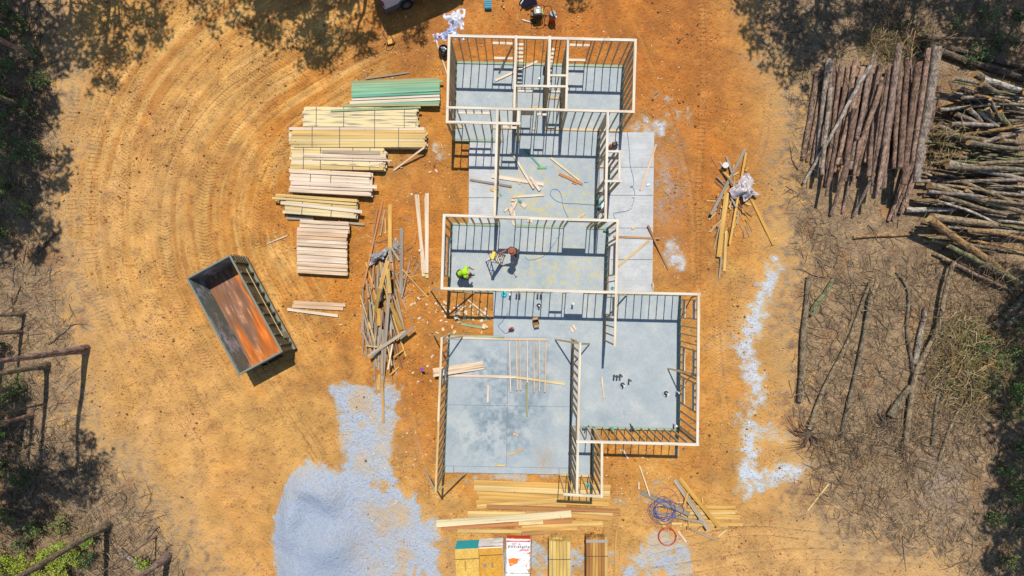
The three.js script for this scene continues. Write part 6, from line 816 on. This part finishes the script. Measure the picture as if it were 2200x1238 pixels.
// ------------------------------------------------------------------ standing trees
function leafCloud(r, n, size, clumps, seed, squash = 0.8) {
  const R = rngOf(seed), pos = [], q = V(0, 0, 0), u = V(0, 0, 0), v = V(0, 0, 0), C = []; for (let k = 0; k < clumps; k++) { const a = R() * 6.28, e = Math.sqrt(R()) * r * 0.85; C.push([Math.cos(a) * e, (R() - 0.5) * 2 * r * squash * Math.sqrt(1 - (e / r) ** 2), Math.sin(a) * e, r * (0.14 + 0.2 * R())]); }
  for (let i = 0; i < n; i++) {
    const c = C[Math.floor(R() * clumps)], a = R() * 6.28, b = Math.acos(2 * R() - 1), d = c[3] * Math.cbrt(R()); q.set(c[0] + Math.cos(a) * Math.sin(b) * d, c[1] + Math.cos(b) * d * 0.7, c[2] + Math.sin(a) * Math.sin(b) * d);
    const s = size * (0.6 + 0.8 * R()); u.set(R() - 0.5, (R() - 0.5) * 0.7, R() - 0.5).normalize(); v.set(R() - 0.5, R() - 0.5, R() - 0.5).cross(u).normalize(); const f = 0.45 * s;
    const p0 = [q.x - u.x * s, q.y - u.y * s, q.z - u.z * s], p1 = [q.x + v.x * f, q.y + v.y * f + 0.1 * s, q.z + v.z * f], p2 = [q.x + u.x * s, q.y + u.y * s, q.z + u.z * s], p3 = [q.x - v.x * f, q.y - v.y * f + 0.1 * s, q.z - v.z * f]; pos.push(...p0, ...p1, ...p2, ...p0, ...p2, ...p3);
  }
  const g = new THREE.BufferGeometry(); g.setAttribute('position', new THREE.Float32BufferAttribute(pos, 3)); g.computeVertexNormals(); return { geo: g, C };
}
const leafM = [0x6c8c3c, 0x5c7c34, 0x7c9444].map((c) => new THREE.MeshPhysicalMaterial({ color: col(c), roughness: 0.8, side: THREE.DoubleSide }));
const TREES = []; for (let k = 0; k < 4; k++) {
  const h = 10, cr = 2.4, { geo, C } = leafCloud(cr, 900, 0.17, 28, 100 + k, 1.1), s = k * 13.3, lean = (t) => [0.7 * (noise(s, t * 4) - noise(s, 0)) * t, 0.7 * (noise(s + 9, t * 4) - noise(s + 9, 0)) * t], parts = [], limbs = [], pts = []; geo.translate(0, h, 0);
  for (let i = 0; i <= 14; i++) { const t = i / 14, [a, b] = lean(t); pts.push(V(a, t * (h + 1.2) - 0.05, b)); }
  parts.push(tube(pts, pts.map((q, i) => 0.17 * (1 - i / 16) * (i === 0 ? 1.5 : 1) * (0.9 + 0.25 * noise(s, i * 1.7))), 10, 0.3, s).toNonIndexed());
  for (const c of C.slice(0, 18)) { const y = clamp(c[1] + h - 1.6, 6, h), b = pts[Math.round(y / (h + 1.2) * 14)]; limbs.push(tube([b, V(lerp(b.x, c[0], 0.5), lerp(b.y, c[1] + h, 0.6), lerp(b.z, c[2], 0.5)), V(c[0], c[1] + h, c[2])], [0.05, 0.03, 0.012], 5).toNonIndexed()); }
  TREES.push({ trunk: mergeGeometries(parts), limbs: mergeGeometries(limbs), crown: geo });
}
// base in photo pixels, height to the crown's middle, crown radius, trunk radius
function tree(label, px, py, hc, cr, tr = 0.17, name = 'forest_tree') {
  const g = thing(name, label, 'tree', 'trees around the clearing'), [x, z] = P(px, py), T = TREES[Math.floor(rnd() * 4)]; g.position.set(x, px > W0 && px < W0 + DW && py > H0 && py < H0 + DH ? groundH(x, z) - 0.05 : -0.05, z); g.rotation.y = rr(0, 6.28);
  const t = part(g, 'trunk', T.trunk, pick([B.brown[3], B.brown[0], B.tan[1]])), c = part(g, 'crown', T.crown, pick(leafM)); t.scale.set(tr / 0.17, hc / 10, tr / 0.17); c.scale.setScalar(cr / 2.4); c.position.y = hc - 10 * cr / 2.4; const l = part(g, 'limbs', T.limbs, t.material); l.scale.copy(c.scale); l.position.copy(c.position); return g;
}
const ord = ['first', 'second', 'third', 'fourth', 'fifth', 'sixth', 'seventh', 'eighth', 'ninth', 'tenth', 'eleventh', 'twelfth', 'thirteenth', 'fourteenth', 'fifteenth', 'sixteenth'];
// trees beyond the top edge, placed so that their shade falls where the photograph shows it
const byShade = (sx, sy, hc) => [sx + 0.039 * hc * 40.6, sy - 0.523 * hc * 40.6];
[[250, 40, 11, 2.3], [225, 145, 11, 1.5], [330, 60, 12, 1.5], [150, 60, 12, 2.2], [470, 0, 11, 1.7], [560, 20, 12, 2.2], [650, 40, 11, 2.4], [690, 95, 10, 1.6], [770, 20, 12, 1.8], [610, -10, 13, 2.2], [780, 100, 9, 0.9], [890, 70, 9, 0.9], [1235, -10, 9, 1.0]].forEach(([sx, sy, hc, cr], i) => tree('tree beyond the top edge shading the clay, ' + ord[i] + ' from the left', ...byShade(sx, sy, hc), hc, cr));
[[1640, 10, 12, 2.0], [1690, 90, 11, 2.0], [1780, 40, 12, 2.6], [1860, 20, 11, 2.0], [1920, 0, 12, 1.6], [2010, 30, 12, 2.6], [2100, 60, 12, 2.6], [2180, 40, 12, 2.6], [1740, 130, 10, 1.5], [2170, 140, 11, 1.8], [1960, 130, 9, 0.8]].forEach(([sx, sy, hc, cr], i) => tree('tree beyond the top edge shading the logs, ' + ord[i] + ' of those', ...byShade(sx, sy, hc), hc, cr));
[[-30, 40, 12, 2.8], [-20, 170, 12, 2.8], [0, 300, 12, 2.8], [-10, 420, 11, 2.6], [20, 480, 12, 2.8], [40, 250, 13, 2.4], [70, 90, 13, 2.6], [60, 380, 12, 2.6]].forEach(([sx, sy, hc, cr], i) => { const [bx, by] = byShade(sx, sy, hc); tree('tree at the left edge of the clearing, ' + ord[i] + ' of the shading row', bx, by, hc, cr, 0.14); });
[[2230, 620, 12, 2.6], [2190, 700, 11, 2.0], [2200, 830, 12, 2.4], [2205, 950, 12, 2.6], [2180, 1060, 12, 2.2], [2190, 1170, 12, 2.8], [2150, 1240, 12, 2.2], [2130, 680, 12, 1.4]].forEach(([sx, sy, hc, cr], i) => { const [bx, by] = byShade(sx, sy, hc); tree('tree at the right edge of the clearing, ' + ord[i] + ' of the shading row', Math.max(bx, 2215), by, hc, cr); });
// trunks that stand inside the picture and lean away from the camera's middle
tree('thick bare trunk standing nearest the container on the left edge', 184, 750, 13, 2.0, 0.17); tree('bare trunk just below the thickest on the left edge', 101, 786, 12.5, 2.0, 0.15); tree('slim trunk above the thickest on the left edge', 50, 676, 9, 1.0, 0.09); tree('short stubby trunk between the slim and the thick one', 46, 713, 9, 1.0, 0.1); tree('mossy trunk below the two thick ones', 52, 830, 11, 2.0, 0.15); tree('slim trunk beside the green shrub', 68, 893, 10, 1.6, 0.1); tree('slender sapling among the left edge trunks', 98, 868, 7, 0.8, 0.05);
tree('thick trunk at the bottom left corner of the dirt', 360, 1196, 13, 2.4, 0.18); tree('thick trunk deeper in the bottom left shrubs', 232, 1128, 13, 2.4, 0.18); tree('thin sapling crossing the bottom left shrubs', 336, 1152, 7, 0.8, 0.045); tree('second thin sapling in the bottom left corner', 318, 1194, 7, 0.8, 0.035); tree('shade tree behind the left edge shrubs', 5, 760, 11, 2.4, 0.16);
// ------------------------------------------------------------------ leafy shrubs
function shrub(label, px, py, r, hgt, n, c, seed) {
  const g = thing('leafy_shrub', label, 'shrub', 'leafy shrubs at the forest edge'), [x, z] = P(px, py), y = hAt(x, z); g.position.set(x, y, z);
  const { geo, C } = leafCloud(r, n, 0.055, 26, seed, 0.5); geo.translate(0, hgt, 0); part(g, 'foliage', geo, new THREE.MeshPhysicalMaterial({ color: col(c), roughness: 0.7, side: THREE.DoubleSide, transmission: 0.0 }));
  part(g, 'stems', mergeGeometries(C.slice(0, 14).map((k) => tube([V(rr(-0.1, 0.1), 0, rr(-0.1, 0.1)), V(k[0] * 0.4, (k[1] + hgt) * 0.6, k[2] * 0.4), V(k[0], k[1] + hgt, k[2])], [0.02, 0.014, 0.006], 5).toNonIndexed())), B.tan[0]);
}
shrub('yellow green shrub in the bottom left corner', 20, 1215, 1.3, 1.0, 2600, 0x98b030, 61); shrub('yellow green shrub along the bottom edge', 105, 1205, 1.2, 0.9, 2200, 0xa0ae38, 62); shrub('bright green sprays between the bottom left trunks', 165, 1180, 0.9, 0.9, 900, 0x94b030, 63); shrub('small green tuft beside the bottom left thick trunk', 206, 1152, 0.4, 0.6, 260, 0x84b038, 64); shrub('yellow leafed shrub below the thin sapling', 150, 1230, 0.9, 0.8, 1300, 0xaab044, 65); shrub('low shrub at the foot of the corner trunk', 320, 1200, 0.5, 0.5, 300, 0x98b434, 66);
shrub('green shrub at the left edge under the trunks', 5, 920, 1.1, 1.0, 2000, 0x74a434, 67); shrub('small green shrub at the left edge above the thick trunk', 8, 738, 0.6, 0.8, 600, 0x84b43c, 68); shrub('dim green shrub in the left edge shade', 10, 270, 0.8, 0.7, 800, 0x6c9440, 69); shrub('dim green shrub at the top left shade', 5, 80, 0.8, 0.7, 900, 0x648c3c, 70); shrub('green shrub in the right edge shade', 2180, 830, 0.8, 0.5, 700, 0x64883c, 71); shrub('low green shrub in the lower right shade', 2170, 1050, 0.9, 0.5, 700, 0x5c8038, 72); shrub('low green growth below the dark trunks', 2090, 130, 0.8, 0.4, 600, 0x54783c, 73);
{ const G = [0x4c6c34, 0x5c7c3c, 0x6c8440, 0x587040, 0x7c8c48]; let k = 0;
  for (const [x, y] of [[15, 30], [60, 60], [30, 150], [80, 120], [20, 210], [70, 240], [40, 330], [20, 400], [85, 330], [60, 450], [15, 500], [100, 180], [50, 820], [30, 850], [15, 1000], [60, 1020], [30, 1100], [85, 1130], [60, 1165], [140, 1120], [200, 1195]]) shrub('dark undergrowth bush in the left edge shade, ' + ord[k % 16] + (k < 16 ? ' from the top' : ' of the lower ones'), x, y, rr(0.4, 0.8), rr(0.35, 0.6), 420, G[k++ % 5], 200 + k);
  k = 0; for (const [x, y] of [[2185, 40], [2140, 100], [2110, 40], [2050, 60], [2190, 170], [2100, 740], [2150, 770], [2190, 760], [2120, 820], [2160, 880], [2185, 960], [2150, 1000], [2130, 1110], [2185, 1130], [2160, 1200], [2190, 700]]) shrub('dark undergrowth bush in the right edge shade, ' + ord[k] + ' of those', x, y, rr(0.4, 0.75), rr(0.3, 0.5), 340, G[k++ % 5], 300 + k);
}
// ------------------------------------------------------------------ loose stuff nobody could count
function scatter(name, label, geo, mat, n, place, cols, vary = 1) {
  const m = shade(new THREE.InstancedMesh(geo, mat, n)), o = new THREE.Object3D(), c = new THREE.Color(); m.name = name; tag(m, label, null, null, 'stuff'); let k = 0, tries = 0;
  while (k < n && tries++ < n * 30) { if (!place(o)) continue; o.updateMatrix(); m.setMatrixAt(k, o.matrix); c.copy(pick(cols)).multiplyScalar(1 + vary * rr(-0.25, 0.2)); m.setColorAt(k, c); k++; } m.count = k; scene.add(m); return m;
}
const white = (rough = 0.95) => new THREE.MeshStandardMaterial({ color: 0xffffff, roughness: rough, side: THREE.DoubleSide }), cs = (...a) => a.map((h) => col(h));
const chunk = new THREE.IcosahedronGeometry(1, 0); { const p = chunk.attributes.position; for (let i = 0; i < p.count; i++) { const x = p.getX(i), y = p.getY(i), z = p.getZ(i), k = 0.75 + 0.5 * noise(x * 2 + 9, y * 2 + z * 3 + 9); p.setXYZ(i, x * k, y * k * 0.75, z * k); } chunk.computeVertexNormals(); }
const spot = (test) => { const x = rr(W0 + 40, W0 + DW - 40), y = rr(H0 + 30, H0 + DH - 30); return rnd() < test(x, y) && mPad(x, y) < 0.05 ? [x, y] : null; };
const drop = (o, q, s, sink = 0.3) => { const [x, z] = P(q[0], q[1]); o.position.set(x, groundH(x, z) + s * (1 - sink) * 0.6, z); o.rotation.set(rr(0, 6), rr(0, 6), rr(0, 6)); };
scatter('gravel', 'blue grey crushed stone in the mound and spread in front of the garage', chunk, white(0.9), 70000, (o) => { const q = spot((x, y) => { const g = sstep(0.25, 0.7, mGravel(x, y)), m = mMound(x, y); return g * (0.12 + 0.88 * m); }); if (!q) return false; const s = rr(0.008, 0.02); o.scale.setScalar(s); drop(o, q, s); return true; }, cs(0xa4badc, 0x9eb4d8, 0xb0c2dc, 0x98aed2), 0.5);
scatter('concrete_crumbs', 'white powdery crumbs along the spilled lines right of the house', chunk, white(0.95), 2600, (o) => { const q = spot((x, y) => sstep(0.15, 0.8, mPowder(x, y))); if (!q) return false; const s = rr(0.006, 0.018); o.scale.setScalar(s); drop(o, q, s); return true; }, cs(0xc8d4e2, 0xbccadc, 0xb0c0d6), 0.4);
scatter('dirt_clods', 'brown and orange clods on the bare clay', chunk, white(), 16000, (o) => { const q = spot((x, y) => (1 - sstep(0.3, 0.6, mDuff(x, y))) * (1 - mGravel(x, y)) * sstep(0.42, 0.66, fbm(x * 0.012, y * 0.012 + 4, 3))); if (!q) return false; const s = rnd() < 0.04 ? rr(0.04, 0.08) : rr(0.01, 0.032); o.scale.set(s, s * 0.8, s * rr(0.8, 1.4)); drop(o, q, s); return true; }, cs(0xb87c44, 0x9c683c, 0xd4a468, 0x7c5434, 0xe0b47c));
const twig = tube([V(-0.5, 0, 0), V(-0.15, 0.02, 0.022), V(0.2, 0.0, 0.0), V(0.5, 0.03, 0.03)], [0.012, 0.011, 0.009, 0.004], 4, 0, 1, false);
scatter('twigs', 'broken twigs and roots littering the cleared forest edge', twig, white(), 15000, (o) => { const q = spot((x, y) => sstep(0.42, 0.7, mDuff(x, y)) * (0.35 + 0.65 * mBrush(x, y)) * (x < 500 ? 0.7 : 1) * (x > 1740 && y > 115 && y < 560 && x - 1740 > (y - 400) * 0.5 ? 0.15 : 1)); if (!q) return false; const [x, z] = P(q[0], q[1]), l = rr(0.15, 1.0) * (1 + 0.7 * mBrush(q[0], q[1])), t = rr(0.5, 1.3) * 0.9; o.position.set(x, hAt(x, z) + rr(0.01, 0.05 + 0.18 * mBrush(q[0], q[1])), z); o.rotation.set(rr(-0.1, 0.1), rr(0, 6.28), rr(-0.16, 0.16)); o.scale.set(l, t, t); return true; }, cs(0x9c866a, 0x6c5844, 0xc4ae8a, 0x584838, 0xa8947a, 0x7c6a58, 0xd0bc98));
const mHeap = mask((x) => { poly(x, [[2022, 716], [2070, 695], [2130, 720], [2165, 780], [2130, 850], [2060, 870], [2015, 830], [2030, 780]]); poly(x, [[1860, 70], [1905, 60], [1960, 75], [1950, 112], [1880, 125]], 0.7); poly(x, [[1985, 300], [2020, 290], [2030, 330], [1990, 345]], 0.8); }, 30);
scatter('brush_heap', 'tangled cut branches heaped in the right hand shade and behind the logs', twig, white(), 2600, (o) => { const x0 = rr(1850, 2190), y0 = rr(50, 900); if (rnd() > mHeap(x0, y0)) return false; const [x, z] = P(x0, y0), t = rr(0.7, 2.0); o.position.set(x, hAt(x, z) + rr(0.02, 0.42) * mHeap(x0, y0), z); o.rotation.set(rr(-0.2, 0.2), rr(0, 6.28), rr(-0.3, 0.3)); o.scale.set(rr(0.3, 1.3), t, t); return true; }, cs(0xb0a070, 0x8c8458, 0xc8b488, 0x6c6444, 0xc89c64, 0x9ca060, 0xd8c49c));
const leaf = new THREE.BufferGeometry(); leaf.setAttribute('position', new THREE.Float32BufferAttribute([-1, 0, 0, 0, 0.25, 0.55, 1, 0.1, 0, -1, 0, 0, 1, 0.1, 0, 0, 0.2, -0.55], 3)); leaf.computeVertexNormals();
scatter('leaf_litter', 'dry fallen leaves over the forest floor', leaf, white(), 40000, (o) => { const q = spot((x, y) => sstep(0.4, 0.75, mDuff(x, y)) * (0.4 + 0.6 * fbm(x * 0.02, y * 0.02, 2))); if (!q) return false; const [x, z] = P(q[0], q[1]), s = rr(0.018, 0.04); o.position.set(x, groundH(x, z) + rr(0.01, 0.03), z); o.rotation.set(rr(-0.5, 0.5), rr(0, 6.28), rr(-0.5, 0.5)); o.scale.setScalar(s); return true; }, cs(0xa4906f, 0x90785a, 0xb8a280, 0x78644c, 0xc4b08c, 0xa87c48, 0x988a78));
const bits = new THREE.BoxGeometry(1, 0.25, 0.3);
scatter('wood_chips', 'splinters and wood chips around the lumber and the frame', bits, white(), 900, (o) => { const q = [rr(760, 1460), rr(60, 1150)]; if (mPad(q[0], q[1]) > 0.02) return false; const [x, z] = P(q[0], q[1]); o.position.set(x, groundH(x, z) + 0.012, z); o.rotation.set(0, rr(0, 6.28), 0); o.scale.setScalar(rr(0.03, 0.1)); return true; }, cs(0xf0d8a8, 0xe8c888, 0xfff0dc));
// ------------------------------------------------------------------ look-alikes in a row are told apart by their place in it
{
  const nth = (n) => n + (n % 100 > 10 && n % 100 < 14 ? 'th' : ['th', 'st', 'nd', 'rd'][n % 10] ?? 'th'), box = new THREE.Box3(), c = V(0, 0, 0);
  const rows = { 'brown barked log on top of the large log pile': ['x', 'counted from the clay'], 'grey barked pole on top of the jumbled log heap': ['z', 'counted downward'], 'yellow stamped beam in the strewn layer': ['z', 'counted from the garage'], 'bright teal board on top of the treated stack': ['z', 'counted downward'], 'short pinkish stud on top of the unstrapped stack': ['z', 'counted downward'], 'short pinkish stud lying loose over the top of the stack': ['z', 'counted downward'], 'slim stud laid out across the garage plates': ['x', 'counted from the garage side wall'] };
  scene.updateMatrixWorld(true);
  for (const [l, [ax, words]] of Object.entries(rows)) {
    const all = scene.children.filter((o) => o.userData.label === l).map((o) => [box.setFromObject(o).getCenter(c)[ax], o]).sort((a, b) => a[0] - b[0]); all.forEach(([, o], i) => { o.userData.label = l + ', ' + nth(i + 1) + ' ' + words; });
  }
}
renderer.render(scene, camera);
